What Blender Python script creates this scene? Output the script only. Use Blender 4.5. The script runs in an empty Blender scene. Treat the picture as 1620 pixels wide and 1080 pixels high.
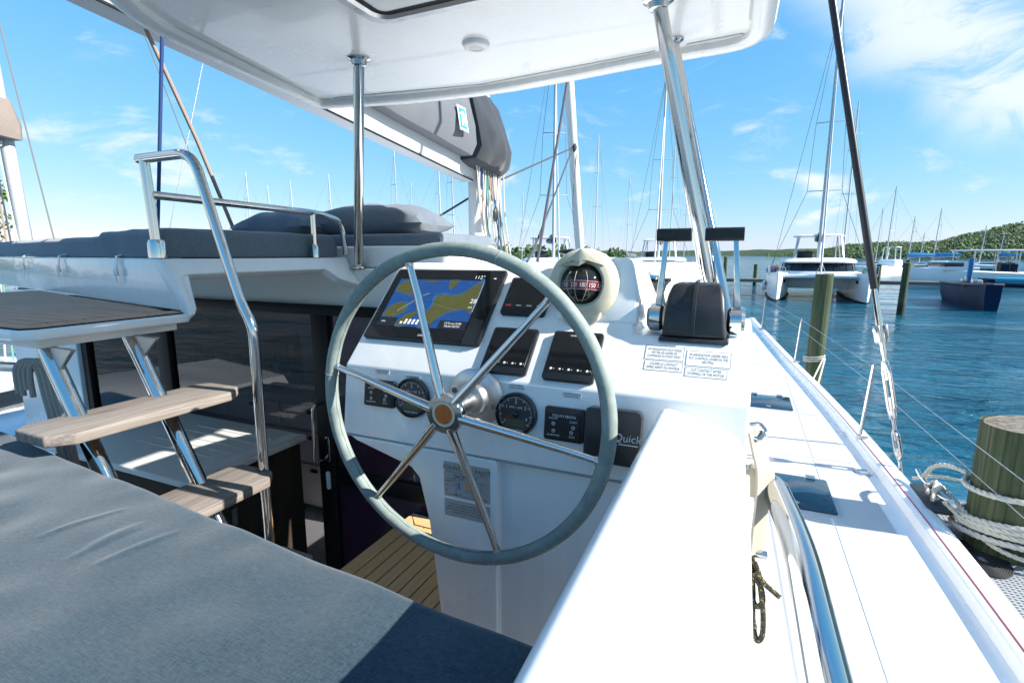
import bpy, bmesh, math, random
from mathutils import Vector, Matrix, noise
R = math.radians
rnd = random.Random(7)
sc = bpy.context.scene

# ------------------------------------------------------------------ camera
# x = starboard, y = towards the bow, z = up; eye level is z 0 and the harbour water lies 3.2 m below it
WATER = -3.2
cam_d = bpy.data.cameras.new('camera'); cam = bpy.data.objects.new('camera', cam_d)
sc.collection.objects.link(cam); sc.camera = cam
cam_d.sensor_width = 36.0; cam_d.lens = 36.0*815/1620
cam_d.clip_start = 0.02; cam_d.clip_end = 9000
cam.location = (0, 0, 0)
cam.rotation_euler = (R(90) - math.atan(137/815), 0, R(24))

# ------------------------------------------------------------------ sky and sun
SUN_EL, SUN_AZ = R(33), R(84)          # azimuth measured from the bow (+y) towards starboard (+x)
w = bpy.data.worlds.new('World'); sc.world = w; w.use_nodes = True
nt = w.node_tree; N = nt.nodes; L = nt.links
N.clear()
out = N.new('ShaderNodeOutputWorld'); bg = N.new('ShaderNodeBackground')
sky = N.new('ShaderNodeTexSky'); sky.sky_type = 'NISHITA'; sky.sun_disc = False
sky.sun_elevation = SUN_EL; sky.sun_rotation = SUN_AZ
sky.air_density = 1.0; sky.dust_density = 0.15; sky.ozone_density = 3.0
bg.inputs['Strength'].default_value = 0.12; SKYK = .86/.12
tc = N.new('ShaderNodeTexCoord'); sep = N.new('ShaderNodeSeparateXYZ'); L.new(tc.outputs['Generated'], sep.inputs[0])
def mth(op, a, b=None, clamp=False):
    n = N.new('ShaderNodeMath'); n.operation = op; n.use_clamp = clamp
    for i, v in enumerate((a, b)):
        if v is None: continue
        if isinstance(v, (int, float)): n.inputs[i].default_value = v
        else: L.new(v, n.inputs[i])
    return n.outputs[0]
def ramp01(v, a, b):
    n = N.new('ShaderNodeMapRange'); n.interpolation_type = 'SMOOTHSTEP'; L.new(v, n.inputs['Value'])
    n.inputs['From Min'].default_value = a; n.inputs['From Max'].default_value = b; return n.outputs[0]
def nz(scale, detail=6, rough=.6, sc3=(1, 1, 1), dist=0., off=(0, 0, 0)):
    m = N.new('ShaderNodeMapping'); m.inputs['Scale'].default_value = sc3; m.inputs['Location'].default_value = off
    L.new(tc.outputs['Generated'], m.inputs['Vector'])
    t = N.new('ShaderNodeTexNoise'); t.inputs['Scale'].default_value = scale; t.inputs['Detail'].default_value = detail
    t.inputs['Roughness'].default_value = rough; t.inputs['Distortion'].default_value = dist
    L.new(m.outputs[0], t.inputs['Vector']); return t.outputs['Fac']
zc = sep.outputs['Z']
# low fair-weather cumulus and thin veil near the horizon
cum = mth('MULTIPLY', ramp01(nz(5.5, 7, .58, (1, 1, 2.6), .3, (.3, .1, 0)), .55, .72), mth('MULTIPLY', ramp01(zc, .34, .12), ramp01(zc, .0, .05)))
# high cirrus band sweeping over the sky
dotn = N.new('ShaderNodeVectorMath'); dotn.operation = 'DOT_PRODUCT'; L.new(tc.outputs['Generated'], dotn.inputs[0])
CIR = Vector((math.sin(R(7.5)), math.cos(R(7.5)), .415)).cross(Vector((math.sin(R(20.4)), math.cos(R(20.4)), .215))).normalized()
dotn.inputs[1].default_value = CIR
wob = mth('MULTIPLY', mth('SUBTRACT', nz(3.2, 4, .6, (1, 1, 1), .8), .5), .16)
bd = mth('ABSOLUTE', mth('ADD', dotn.outputs['Value'], wob))
cir = mth('MULTIPLY', ramp01(bd, .115, .01), ramp01(nz(7, 9, .66, (1, 1, 2.2), .8, (1.2, .4, .2)), .25, .52))
wisp = mth('MULTIPLY', ramp01(nz(4.2, 8, .66, (1, 1, 2.8), 1.0, (4, 2, 1)), .58, .8), .55)
cl = mth('MAXIMUM', mth('MAXIMUM', mth('MULTIPLY', cum, .85), mth('MULTIPLY', cir, .8)), wisp, True)
mix = N.new('ShaderNodeMix'); mix.data_type = 'RGBA'
L.new(cl, mix.inputs['Factor']); 
# tone of a clear tropical sky: the horizon is held back and the blue kept
sp3 = N.new('ShaderNodeSeparateColor'); cb3 = N.new('ShaderNodeCombineColor'); L.new(sky.outputs[0], sp3.inputs[0])
for ch, k, g in (('Red', SKYK*.056, 1.0), ('Green', SKYK*.153, .52), ('Blue', SKYK*.36, .15)):
    L.new(mth('MULTIPLY', mth('POWER', sp3.outputs[ch], g), k), cb3.inputs[ch])
L.new(cb3.outputs[0], mix.inputs['A']); mix.inputs['B'].default_value = (SKYK*.47, SKYK*.49, SKYK*.505, 1)
L.new(mix.outputs['Result'], bg.inputs['Color']); L.new(bg.outputs[0], out.inputs['Surface'])

sd = bpy.data.lights.new('sun', 'SUN'); so = bpy.data.objects.new('sun', sd); sc.collection.objects.link(so)
sd.energy = 4.3; sd.angle = R(0.53); sd.color = (1, .955, .885)
sdir = Vector((math.sin(SUN_AZ)*math.cos(SUN_EL), math.cos(SUN_AZ)*math.cos(SUN_EL), math.sin(SUN_EL)))
so.rotation_euler = sdir.to_track_quat('Z', 'Y').to_euler(); so.location = sdir*50
sc.view_settings.view_transform = 'Standard'; sc.view_settings.look = 'None'
sc.view_settings.exposure = 1.38; sc.view_settings.gamma = 1.0
sc.cycles.max_bounces = 10; sc.cycles.transparent_max_bounces = 12; sc.cycles.caustics_reflective = False; sc.cycles.caustics_refractive = False
sc.cycles.sample_clamp_indirect = 6.0

# ------------------------------------------------------------------ materials
MATS = {}
def mat(name, col, rough=.5, metal=0., coat=0., spec=.5, emit=None, estr=1., trans=0., ior=1.45, alpha=1.):
    m = bpy.data.materials.new(name); m.use_nodes = True; b = m.node_tree.nodes['Principled BSDF']
    b.inputs['Base Color'].default_value = (*col, 1); b.inputs['Roughness'].default_value = rough
    b.inputs['Metallic'].default_value = metal; b.inputs['Coat Weight'].default_value = coat
    b.inputs['Specular IOR Level'].default_value = spec; b.inputs['Transmission Weight'].default_value = trans
    b.inputs['IOR'].default_value = ior; b.inputs['Alpha'].default_value = alpha
    if emit: b.inputs['Emission Color'].default_value = (*emit, 1); b.inputs['Emission Strength'].default_value = estr
    MATS[name] = m; return m
def nodes(m): return m.node_tree.nodes, m.node_tree.links, m.node_tree.nodes['Principled BSDF']
def coords(m, kind='pos', scale=(1, 1, 1), rot=(0, 0, 0)):
    n, l, b = nodes(m)
    if kind == 'pos': s = n.new('ShaderNodeNewGeometry').outputs['Position']
    else: s = n.new('ShaderNodeTexCoord').outputs['Object']
    mp = n.new('ShaderNodeMapping'); mp.inputs['Scale'].default_value = scale; mp.inputs['Rotation'].default_value = rot
    l.new(s, mp.inputs['Vector']); return mp.outputs[0]
def tex(m, vec, scale, detail=5, rough=.6, dist=0.):
    n, l, b = nodes(m); t = n.new('ShaderNodeTexNoise'); t.inputs['Scale'].default_value = scale
    t.inputs['Detail'].default_value = detail; t.inputs['Roughness'].default_value = rough; t.inputs['Distortion'].default_value = dist
    l.new(vec, t.inputs['Vector']); return t.outputs['Fac']
def cramp(m, fac, stops):
    n, l, b = nodes(m); r = n.new('ShaderNodeValToRGB'); e = r.color_ramp.elements
    while len(e) < len(stops): e.new(.5)
    for i, (p, c) in enumerate(stops): e[i].position = p; e[i].color = (*c, 1)
    l.new(fac, r.inputs['Fac']); return r.outputs['Color']
def setc(m, c): n, l, b = nodes(m); l.new(c, b.inputs['Base Color'])
def setr(m, fac, lo, hi):
    n, l, b = nodes(m); r = n.new('ShaderNodeMapRange'); l.new(fac, r.inputs['Value'])
    r.inputs['From Min'].default_value = .3; r.inputs['From Max'].default_value = .7
    r.inputs['To Min'].default_value = lo; r.inputs['To Max'].default_value = hi; l.new(r.outputs[0], b.inputs['Roughness'])
def bump(m, h, strength=.2, dist=.01):
    n, l, b = nodes(m); bp = n.new('ShaderNodeBump'); bp.inputs['Strength'].default_value = strength; bp.inputs['Distance'].default_value = dist
    l.new(h, bp.inputs['Height']); l.new(bp.outputs[0], b.inputs['Normal'])
def mixc(m, fac, a, b_):
    n, l, b = nodes(m); x = n.new('ShaderNodeMix'); x.data_type = 'RGBA'; l.new(fac, x.inputs['Factor'])
    for k, v in (('A', a), ('B', b_)):
        if isinstance(v, tuple): x.inputs[k].default_value = (*v, 1)
        else: l.new(v, x.inputs[k])
    return x.outputs['Result']

def gel(name, c1, c2, rough=(.16, .34), coat=.4):
    m = mat(name, c1, .25, coat=coat); v = coords(m); f = tex(m, v, 1.7, 8, .65)
    streak = tex(m, coords(m, 'pos', (30, 30, 1.6)), 1.0, 4, .6)
    setc(m, mixc(m, f, c1, c2)); g = mixc(m, streak, c1, c2)
    n, l, b = nodes(m); mm = n.new('ShaderNodeMix'); mm.data_type = 'RGBA'; mm.blend_type = 'MULTIPLY'; mm.inputs['Factor'].default_value = .28
    l.new(b.inputs['Base Color'].links[0].from_socket, mm.inputs['A']); l.new(cramp(m, streak, [(.3, (.86, .85, .82)), (.62, (1, 1, 1))]), mm.inputs['B'])
    setc(m, mm.outputs['Result']); setr(m, f, *rough); bump(m, tex(m, v, 14, 2), .02, .004); return m
GEL = gel('white_gelcoat', (.84, .84, .83), (.78, .78, .77))
GEL2 = gel('cream_gelcoat', (.85, .845, .83), (.82, .81, .79))
DECK = mat('nonskid_deck', (.6, .61, .61), .6)
_v = coords(DECK); _f = tex(DECK, _v, 2.2, 7, .65); setc(DECK, mixc(DECK, _f, (.50, .51, .51), (.43, .44, .44)))
_n, _l, _b = nodes(DECK); _vo = _n.new('ShaderNodeTexVoronoi'); _vo.inputs['Scale'].default_value = 260; _l.new(_v, _vo.inputs['Vector']); bump(DECK, _vo.outputs['Distance'], .25, .002)
CHROME = mat('polished_steel', (.60, .595, .585), .06, 1.0)
_v = coords(CHROME); _f = tex(CHROME, _v, 9, 6, .7); setr(CHROME, _f, .035, .11); bump(CHROME, tex(CHROME, _v, 6, 3), .03, .002)
PLATE = mat('grey_plate', (.36, .37, .38), .45, .2)
STEEL = mat('brushed_aluminium', (.52, .52, .52), .32, 1.0); setr(STEEL, tex(STEEL, coords(STEEL), 30, 5), .24, .42)
ALU = mat('painted_alloy', (.5, .51, .51), .4); setc(ALU, mixc(ALU, tex(ALU, coords(ALU), 1.5, 5), (.54, .55, .55), (.42, .43, .44)))
BLACK = mat('black_plastic', (.010, .011, .013), .38); setr(BLACK, tex(BLACK, coords(BLACK), 40, 5), .30, .5); bump(BLACK, tex(BLACK, coords(BLACK), 900, 2), .12, .0006)
BLACKW = mat('weathered_black_plastic', (.02, .021, .024), .42)
_f = tex(BLACKW, coords(BLACKW), 18, 7, .7); setc(BLACKW, cramp(BLACKW, _f, [(.35, (.013, .014, .017)), (.68, (.03, .032, .036)), (.85, (.09, .09, .09))])); setr(BLACKW, _f, .3, .52)
bump(BLACKW, tex(BLACKW, coords(BLACKW), 700, 2), .12, .0006)
GLOSS = mat('gloss_black', (.006, .007, .009), .07, spec=.6)
CARBON = mat('carbon_texture', (.02, .021, .024), .4)
_v = coords(CARBON, 'pos', (1, 1, 1), (0, R(45), 0)); _n, _l, _b = nodes(CARBON); _w = _n.new('ShaderNodeTexWave'); _w.inputs['Scale'].default_value = 95; _w.inputs['Distortion'].default_value = .3; _l.new(_v, _w.inputs['Vector'])
setc(CARBON, cramp(CARBON, _w.outputs['Fac'], [(.3, (.012, .013, .015)), (.8, (.045, .047, .05))]))
WHITEP = mat('white_print', (.72, .72, .70), .5); DARKP = mat('dark_print', (.03, .03, .035), .55)
REDP = mat('red_print', (.5, .03, .03), .5); BLUEP = mat('blue_print', (.03, .22, .45), .45); ORANGEP = mat('orange_print', (.7, .25, .06), .5)
WHITEPL = mat('white_plastic', (.78, .78, .76), .3); LENS = mat('light_lens', (.62, .56, .52), .25)
IVORY = mat('ivory_plastic', (.60, .56, .43), .38, coat=.2)
setc(IVORY, mixc(IVORY, tex(IVORY, coords(IVORY), 22, 6), (.62, .58, .45), (.50, .46, .33)))
RUST = mat('rust_disc', (.38, .10, .025), .75)
_f = tex(RUST, coords(RUST), 260, 5, .7); setc(RUST, cramp(RUST, _f, [(.3, (.28, .05, .012)), (.55, (.55, .13, .02)), (.75, (.6, .22, .05))])); bump(RUST, _f, .4, .002)
GREYLEA = mat('worn_grey_leather', (.2, .25, .25), .7)
_v = coords(GREYLEA); _f = tex(GREYLEA, _v, 11, 7, .72); _g = tex(GREYLEA, _v, 120, 5, .7)
setc(GREYLEA, mixc(GREYLEA, _g, cramp(GREYLEA, _f, [(.32, (.11, .145, .135)), (.48, (.225, .275, .25)), (.62, (.34, .39, .34)), (.74, (.38, .34, .26))]), (.20, .24, .225))); bump(GREYLEA, _g, .35, .002)
def fabric(name, c1, c2, rot=0.):
    m = mat(name, c1, .9, spec=.15); v1 = coords(m, 'pos', (60, 620, 620), (0, 0, rot)); v2 = coords(m, 'pos', (800, 90, 800), (0, 0, rot))
    a = tex(m, v1, 1, 4, .7); b2 = tex(m, v2, 1, 4, .7); big = tex(m, coords(m), 3.0, 6, .6)
    n, l, b = nodes(m); ad = n.new('ShaderNodeMath'); ad.operation = 'ADD'; l.new(a, ad.inputs[0]); l.new(b2, ad.inputs[1])
    hf = n.new('ShaderNodeMath'); hf.operation = 'MULTIPLY'; hf.inputs[1].default_value = .5; l.new(ad.outputs[0], hf.inputs[0])
    c = cramp(m, hf.outputs[0], [(.40, c1), (.62, c2)])
    mm = n.new('ShaderNodeMix'); mm.data_type = 'RGBA'; mm.blend_type = 'MULTIPLY'; mm.inputs['Factor'].default_value = .6
    l.new(c, mm.inputs['A']); l.new(cramp(m, big, [(.3, (.78, .80, .82)), (.7, (1.1, 1.1, 1.08))]), mm.inputs['B']); setc(m, mm.outputs['Result'])
    bump(m, hf.outputs[0], .35, .0012); b.inputs['Sheen Weight'].default_value = .25; return m
SEATF = fabric('seat_fabric', (.008, .022, .034), (.036, .070, .094))
LOUNGEF = fabric('lounge_fabric', (.085, .11, .14), (.19, .228, .265))
PILLOWF = fabric('pillow_fabric', (.085, .102, .128), (.17, .198, .23))
BAGF = fabric('sailbag_fabric', (.085, .092, .105), (.155, .163, .178)); BAGD = fabric('dark_bag_fabric', (.014, .017, .023), (.035, .04, .048)); BAGB = fabric('brown_bag_fabric', (.17, .135, .115), (.28, .235, .205))
def wood(name, c1, c2, c3, axis, rough=.65, fine=70.):
    m = mat(name, c1, rough, spec=.12); s = [fine, fine, fine]; s[axis] = fine*.05
    f = tex(m, coords(m, 'pos', tuple(s)), 1, 6, .65, .6); g = tex(m, coords(m, 'pos', tuple(x*.25 for x in s)), 1, 4, .6)
    setc(m, mixc(m, g, cramp(m, f, [(.3, c1), (.52, c2), (.72, c3)]), c2)); bump(m, f, .3, .0015); return m
TEAKW = wood('weathered_teak', (.075, .06, .05), (.225, .195, .17), (.37, .34, .31), 1, .85, 80)
TEAKN = wood('new_teak', (.52, .30, .14), (.66, .42, .21), (.76, .52, .29), 1, .6)
TEAKD = wood('dark_teak', (.36, .18, .115), (.58, .33, .22), (.72, .46, .33), 0, .9)
CABW = wood('dark_cabinet_wood', (.03, .022, .016), (.045, .033, .025), (.06, .045, .034), 2)
CAULK = mat('black_caulking', (.012, .012, .012), .7)
ROPEW = mat('weathered_white_rope', (.55, .53, .46), .9); setc(ROPEW, mixc(ROPEW, tex(ROPEW, coords(ROPEW), 60, 6), (.66, .64, .57), (.36, .35, .29)))
ROPEG = mat('braided_grey_rope', (.36, .33, .29), .9)
_n, _l, _b = nodes(ROPEG); _c = _n.new('ShaderNodeTexChecker'); _c.inputs['Scale'].default_value = 330; _l.new(coords(ROPEG), _c.inputs['Vector']); _c.inputs['Color1'].default_value = (.42, .40, .36, 1); _c.inputs['Color2'].default_value = (.22, .20, .18, 1); setc(ROPEG, _c.outputs['Color'])
ROPEB = mat('black_yellow_rope', (.05, .05, .04), .85)
_f = tex(ROPEB, coords(ROPEB), 230, 1); setc(ROPEB, cramp(ROPEB, _f, [(.60, (.035, .028, .022)), (.64, (.30, .26, .08))]))
ROPED = mat('dark_rope', (.06, .06, .075), .85); ROPEN = mat('green_rope', (.12, .28, .24), .85); ROPEBL = mat('blue_rope', (.02, .05, .16), .8)
ROPET = mat('tan_rope', (.30, .22, .18), .85)
WEB = mat('cream_webbing', (.62, .57, .46), .9); _w = None
_n, _l, _b = nodes(WEB); _w = _n.new('ShaderNodeTexWave'); _w.inputs['Scale'].default_value = 160; _w.bands_direction = 'Z'; _l.new(coords(WEB), _w.inputs['Vector']); setc(WEB, mixc(WEB, _w.outputs['Fac'], (.46, .42, .34), (.34, .31, .24))); bump(WEB, _w.outputs['Fac'], .3, .001)
def pane(name, tint, t=.6):
    m = mat(name, tint, .02, spec=.5); n, l, b = nodes(m); o = n['Material Output']
    tr = n.new('ShaderNodeBsdfTransparent'); tr.inputs[0].default_value = (*tint, 1); gl = n.new('ShaderNodeBsdfGlossy'); gl.inputs['Roughness'].default_value = .015
    fr = n.new('ShaderNodeFresnel'); fr.inputs[0].default_value = 1.5; mx = n.new('ShaderNodeMixShader'); gb = n.new('ShaderNodeNewGeometry'); iv = n.new('ShaderNodeMath'); iv.operation = 'SUBTRACT'; iv.inputs[0].default_value = 1.; l.new(gb.outputs['Backfacing'], iv.inputs[1]); ml = n.new('ShaderNodeMath'); ml.operation = 'MULTIPLY'; l.new(fr.outputs[0], ml.inputs[0]); l.new(iv.outputs[0], ml.inputs[1]); l.new(ml.outputs[0], mx.inputs[0]); l.new(tr.outputs[0], mx.inputs[1]); l.new(gl.outputs[0], mx.inputs[2]); l.new(mx.outputs[0], o.inputs['Surface']); return m
TINT = pane('tinted_glass', (.56, .55, .57)); CLEARW = pane('clear_window', (.75, .76, .78)); PURPLE = mat('purple_tinted_glass', (.05, .022, .04), .045, spec=.6)
HATCHG = mat('hatch_acrylic', (.012, .035, .06), .05, spec=.6)
WINDOW = mat('dark_window', (.012, .018, .024), .05, spec=.6)
FRAMEB = mat('black_frame', (.009, .009, .010), .5, spec=.25)
FASCIA = mat('cream_bounce_fascia', (.78, .74, .67), .4); LILAC = mat('lilac_grey_panel', (.62, .58, .62), .5)  # fascia cream has the recess's warm bounced light put into its colour
COUNTER = mat('grey_worktop', (.56, .56, .54), .45); SHADEW = mat('interior_white', (.8, .8, .78), .5)
NAVY = mat('navy_hull', (.006, .02, .055), .65, spec=.15); NETM = mat('grey_net', (.30, .31, .32), .7); HULLW = mat('far_hull_white', (.78, .79, .79), .3)
BOTTOM = mat('antifoul', (.015, .016, .02), .6); CYAN = mat('cyan_paint', (.03, .35, .5), .4); SKYB = mat('sky_blue_paint', (.02, .16, .36), .5); RED = mat('red_paint', (.5, .03, .03), .5)
STRIPE = mat('maroon_line', (.32, .07, .10), .7)
STAY = mat('grey_wire', (.16, .17, .18), .6)
PILE = mat('green_piling', (.12, .13, .06), .85)
_v = coords(PILE, 'pos', (26, 26, 1.3)); _f = tex(PILE, _v, 1, 7, .65); _g = tex(PILE, coords(PILE), 3.5, 6, .6)
setc(PILE, mixc(PILE, _g, cramp(PILE, _f, [(.3, (.022, .03, .014)), (.5, (.062, .075, .034)), (.72, (.15, .145, .09))]), cramp(PILE, _f, [(.3, (.02, .042, .018)), (.7, (.06, .10, .045))]))); bump(PILE, _f, 1., .02)
_n, _l, _b = nodes(PILE); _sx = _n.new('ShaderNodeSeparateXYZ'); _l.new(_n.new('ShaderNodeNewGeometry').outputs['Position'], _sx.inputs[0]); _mr = _n.new('ShaderNodeMapRange'); _l.new(_sx.outputs['Z'], _mr.inputs['Value']); _mr.inputs['From Min'].default_value = -2.45; _mr.inputs['From Max'].default_value = -2.75
_mm = _n.new('ShaderNodeMath'); _mm.operation = 'MULTIPLY'; _l.new(_mr.outputs[0], _mm.inputs[0]); _l.new(cramp(PILE, _g, [(.35, (.5,)*3), (.55, (1.,)*3)]), _mm.inputs[1]); setc(PILE, mixc(PILE, _mm.outputs[0], _b.inputs['Base Color'].links[0].from_socket, (.018, .02, .012)))
_ck = _n.new('ShaderNodeTexWave'); _ck.inputs['Scale'].default_value = 3.; _ck.inputs['Distortion'].default_value = 9.; _ck.inputs['Detail'].default_value = 4; _l.new(coords(PILE, 'pos', (3, 3, .12)), _ck.inputs['Vector']); setc(PILE, mixc(PILE, cramp(PILE, _ck.outputs['Fac'], [(.02, (.6,)*3), (.07, (0.,)*3)]), _b.inputs['Base Color'].links[0].from_socket, (.02, .018, .012)))
PILET = mat('piling_top', (.3, .26, .19), .9); _f = tex(PILET, coords(PILET), 30, 7, .7); setc(PILET, cramp(PILET, _f, [(.3, (.05, .04, .03)), (.6, (.26, .22, .17))]))
PLANKD = wood('dock_wood', (.12, .11, .10), (.2, .18, .16), (.3, .27, .24), 0, .8, 20)
def leafm(name, c1, c2, sc_=3.):
    m = mat(name, c1, .6, spec=.3); f = tex(m, coords(m), sc_, 5, .65); setc(m, cramp(m, f, [(.32, c1), (.68, c2)])); return m
LEAF = leafm('mangrove_leaf', (.018, .05, .012), (.075, .14, .03), .5); LEAFN = leafm('near_leaf', (.03, .08, .015), (.11, .2, .04), 6)
HILLM = mat('wooded_hill', (.05, .09, .03), .85); _v = coords(HILLM); _f = tex(HILLM, _v, .09, 8, .72); _g = tex(HILLM, _v, .011, 5, .6)
setc(HILLM, mixc(HILLM, _g, cramp(HILLM, _f, [(.3, (.014, .034, .012)), (.55, (.036, .068, .022)), (.75, (.075, .10, .04))]), cramp(HILLM, _f, [(.3, (.02, .04, .014)), (.7, (.065, .08, .03))]))); bump(HILLM, _f, 1., 6.)
BARK = mat('bark', (.09, .07, .05), .9)
SEA = mat('harbour_water', (.004, .05, .085), .06, spec=.5, ior=1.33)
_v = coords(SEA, 'pos', (1, 1.9, 1), (0, 0, R(-12))); _a = tex(SEA, _v, 1.15, 5, .55, .6); _b2 = tex(SEA, _v, .28, 4, .5, .4); _c3 = tex(SEA, _v, 5.5, 3, .5)
_n, _l, _b = nodes(SEA)
def _m(op, a, b):
    k = _n.new('ShaderNodeMath'); k.operation = op
    for i, v in enumerate((a, b)):
        if isinstance(v, (int, float)): k.inputs[i].default_value = v
        else: _l.new(v, k.inputs[i])
    return k.outputs[0]
_calm = cramp(SEA, tex(SEA, coords(SEA, 'pos', (.09, .22, 1), (0, 0, R(-20))), 1, 4, .6), [(.38, (.25,)*3), (.6, (1.,)*3)])
bump(SEA, _m('MULTIPLY', _calm, _m('ADD', _m('ADD', _m('MULTIPLY', _a, .55), _m('MULTIPLY', _b2, .8)), _m('MULTIPLY', _c3, .07))), 1., .6)
setc(SEA, mixc(SEA, tex(SEA, coords(SEA), .05, 4), (.004, .064, .112), (.010, .108, .16)))

# ------------------------------------------------------------------ mesh helpers
C = sc.collection
V = Vector
def vv(p): return p if isinstance(p, Vector) else Vector(p)
class Fr:
    """local frame: a along u, b along v, c along the outward normal"""
    def __init__(s, o, u=(1, 0, 0), v=(0, 1, 0)):
        s.o = vv(o); s.u = vv(u).normalized(); s.v = vv(v).normalized(); s.n = s.u.cross(s.v).normalized()
    def p(s, a, b, c=0.): return s.o + s.u*a + s.v*b + s.n*c
    def m(s, a, b, c=0.): return Matrix.Translation(s.p(a, b, c)) @ Matrix((s.u, s.v, s.n)).transposed().to_4x4()
WF = Fr((0, 0, 0))
def BM(): return bmesh.new()
def bevel_edges(bm, edges, r, seg=3):
    if r > 0: bmesh.ops.bevel(bm, geom=list(edges), offset=r, segments=seg, profile=.5, affect='EDGES', clamp_overlap=True)
def join(dst, src):
    me = bpy.data.meshes.new('tmp'); src.to_mesh(me); src.free(); dst.from_mesh(me); bpy.data.meshes.remove(me)
def box(bm, a0, a1, b0, b1, c0, c1, r=0., seg=3, fr=WF):
    t = BM(); vs = [t.verts.new(fr.p(a, b, c)) for c in (c0, c1) for b in (b0, b1) for a in (a0, a1)]
    for f in ((0, 2, 3, 1), (4, 5, 7, 6), (0, 1, 5, 4), (2, 6, 7, 3), (0, 4, 6, 2), (1, 3, 7, 5)): t.faces.new([vs[i] for i in f])
    bmesh.ops.recalc_face_normals(t, faces=t.faces)
    if r: bevel_edges(t, t.edges, r, seg)
    join(bm, t); return bm
def prism(bm, poly, c0, c1, fr=WF, r=0., seg=3, top_only=False):
    """polygon in the frame's (a,b) plane, extruded along its normal"""
    t = BM(); lo = [t.verts.new(fr.p(a, b, c0)) for a, b in poly]; hi = [t.verts.new(fr.p(a, b, c1)) for a, b in poly]
    n = len(poly); t.faces.new(lo[::-1]); t.faces.new(hi)
    for i in range(n): t.faces.new((lo[i], lo[(i+1) % n], hi[(i+1) % n], hi[i]))
    bmesh.ops.recalc_face_normals(t, faces=t.faces)
    if r:
        hs_ = set(hi); e = [x for x in t.edges if (x.verts[0] in hs_ or x.verts[1] in hs_)] if top_only else list(t.edges)
        bevel_edges(t, e, r, seg)
    join(bm, t); return bm
def rpoly(a0, a1, b0, b1, r, k=5):
    out_ = []
    for cx, cy, t0 in ((a1-r, b0+r, -90), (a1-r, b1-r, 0), (a0+r, b1-r, 90), (a0+r, b0+r, 180)):
        for i in range(k+1): t = R(t0+90*i/k); out_.append((cx+r*math.cos(t), cy+r*math.sin(t)))
    return out_
def frame_of(t):
    t = t.normalized(); a = V((0, 0, 1)) if abs(t.z) < .9 else V((1, 0, 0)); u = t.cross(a).normalized(); return u, t.cross(u).normalized()
def tube(bm, pts, r, k=14, caps=True, closed=False):
    pts = [vv(p) for p in pts]; n = len(pts); rs = r if isinstance(r, (list, tuple)) else [r]*n
    rings = []; u = None
    for i, p in enumerate(pts):
        if closed: t = (pts[(i+1) % n]-pts[i-1])
        else: t = (pts[min(i+1, n-1)]-pts[max(i-1, 0)])
        t = t.normalized()
        if u is None: u, w_ = frame_of(t)
        else: u = (u-t*u.dot(t)).normalized(); w_ = t.cross(u)
        rings.append([bm.verts.new(p+(u*math.cos(2*math.pi*j/k)+w_*math.sin(2*math.pi*j/k))*rs[i]) for j in range(k)])
    for i in range(n if closed else n-1):
        a, b = rings[i], rings[(i+1) % n]
        for j in range(k): bm.faces.new((a[j], a[(j+1) % k], b[(j+1) % k], b[j]))
    if caps and not closed: bm.faces.new(rings[0][::-1]); bm.faces.new(rings[-1])
    return bm
def fillet(pts, rad, k=8):
    pts = [vv(p) for p in pts]; o = [pts[0]]
    for i in range(1, len(pts)-1):
        a, b, c = pts[i-1], pts[i], pts[i+1]; r = rad[i-1] if isinstance(rad, (list, tuple)) else rad
        r = min(r, (a-b).length*.45, (c-b).length*.45); p, q = b+(a-b).normalized()*r, b+(c-b).normalized()*r
        for j in range(k+1): t = j/k; o.append(p*(1-t)**2+b*2*t*(1-t)+q*t*t)
    o.append(pts[-1]); return o
def smooth_path(pts, k=8, closed=False):
    pts = [vv(p) for p in pts]; n = len(pts); o = []
    for i in range(n if closed else n-1):
        g = (lambda j: pts[j % n]) if closed else (lambda j: pts[max(0, min(n-1, j))])
        p0, p1, p2, p3 = g(i-1), g(i), g(i+1), g(i+2)
        for j in range(k):
            t = j/k; o.append(.5*((2*p1)+(p2-p0)*t+(2*p0-5*p1+4*p2-p3)*t*t+(3*p1-p0-3*p2+p3)*t**3))
    if not closed: o.append(pts[-1])
    return o
def rope(bm, pts, r, pitch=None, strands=3, k=6, closed=False):
    pts = [vv(p) for p in pts]; n = len(pts); pitch = pitch or r*7; d = 0.; fr = []; u = None
    for i, p in enumerate(pts):
        t = (pts[(i+1) % n]-pts[i-1]) if closed else (pts[min(i+1, n-1)]-pts[max(i-1, 0)])
        t = t.normalized()
        if u is None: u, w_ = frame_of(t)
        else: u = (u-t*u.dot(t)).normalized(); w_ = t.cross(u)
        if i: d += (p-pts[i-1]).length
        fr.append((p, u.copy(), w_.copy(), d))
    for s in range(strands):
        q = [p+(a*math.cos(2*math.pi*(dd/pitch+s/strands))+b*math.sin(2*math.pi*(dd/pitch+s/strands)))*r*.5 for p, a, b, dd in fr]
        tube(bm, q, r*.56, k, closed=closed)
def resample(pts, step):
    pts = [vv(p) for p in pts]; o = [pts[0]]
    for a, b in zip(pts, pts[1:]):
        m = max(1, int((b-a).length/step))
        for j in range(1, m+1): o.append(a.lerp(b, j/m))
    return o
def lathe(bm, prof, fr=WF, a=0., b=0., k=32, caps=True):
    """prof: (radius, height along normal)"""
    rings = [[bm.verts.new(fr.p(a+r*math.cos(2*math.pi*j/k), b+r*math.sin(2*math.pi*j/k), c)) for j in range(k)] for r, c in prof]
    for p, q in zip(rings, rings[1:]):
        for j in range(k): bm.faces.new((p[j], p[(j+1) % k], q[(j+1) % k], q[j]))
    if caps: bm.faces.new(rings[0][::-1]); bm.faces.new(rings[-1])
    return bm
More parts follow.
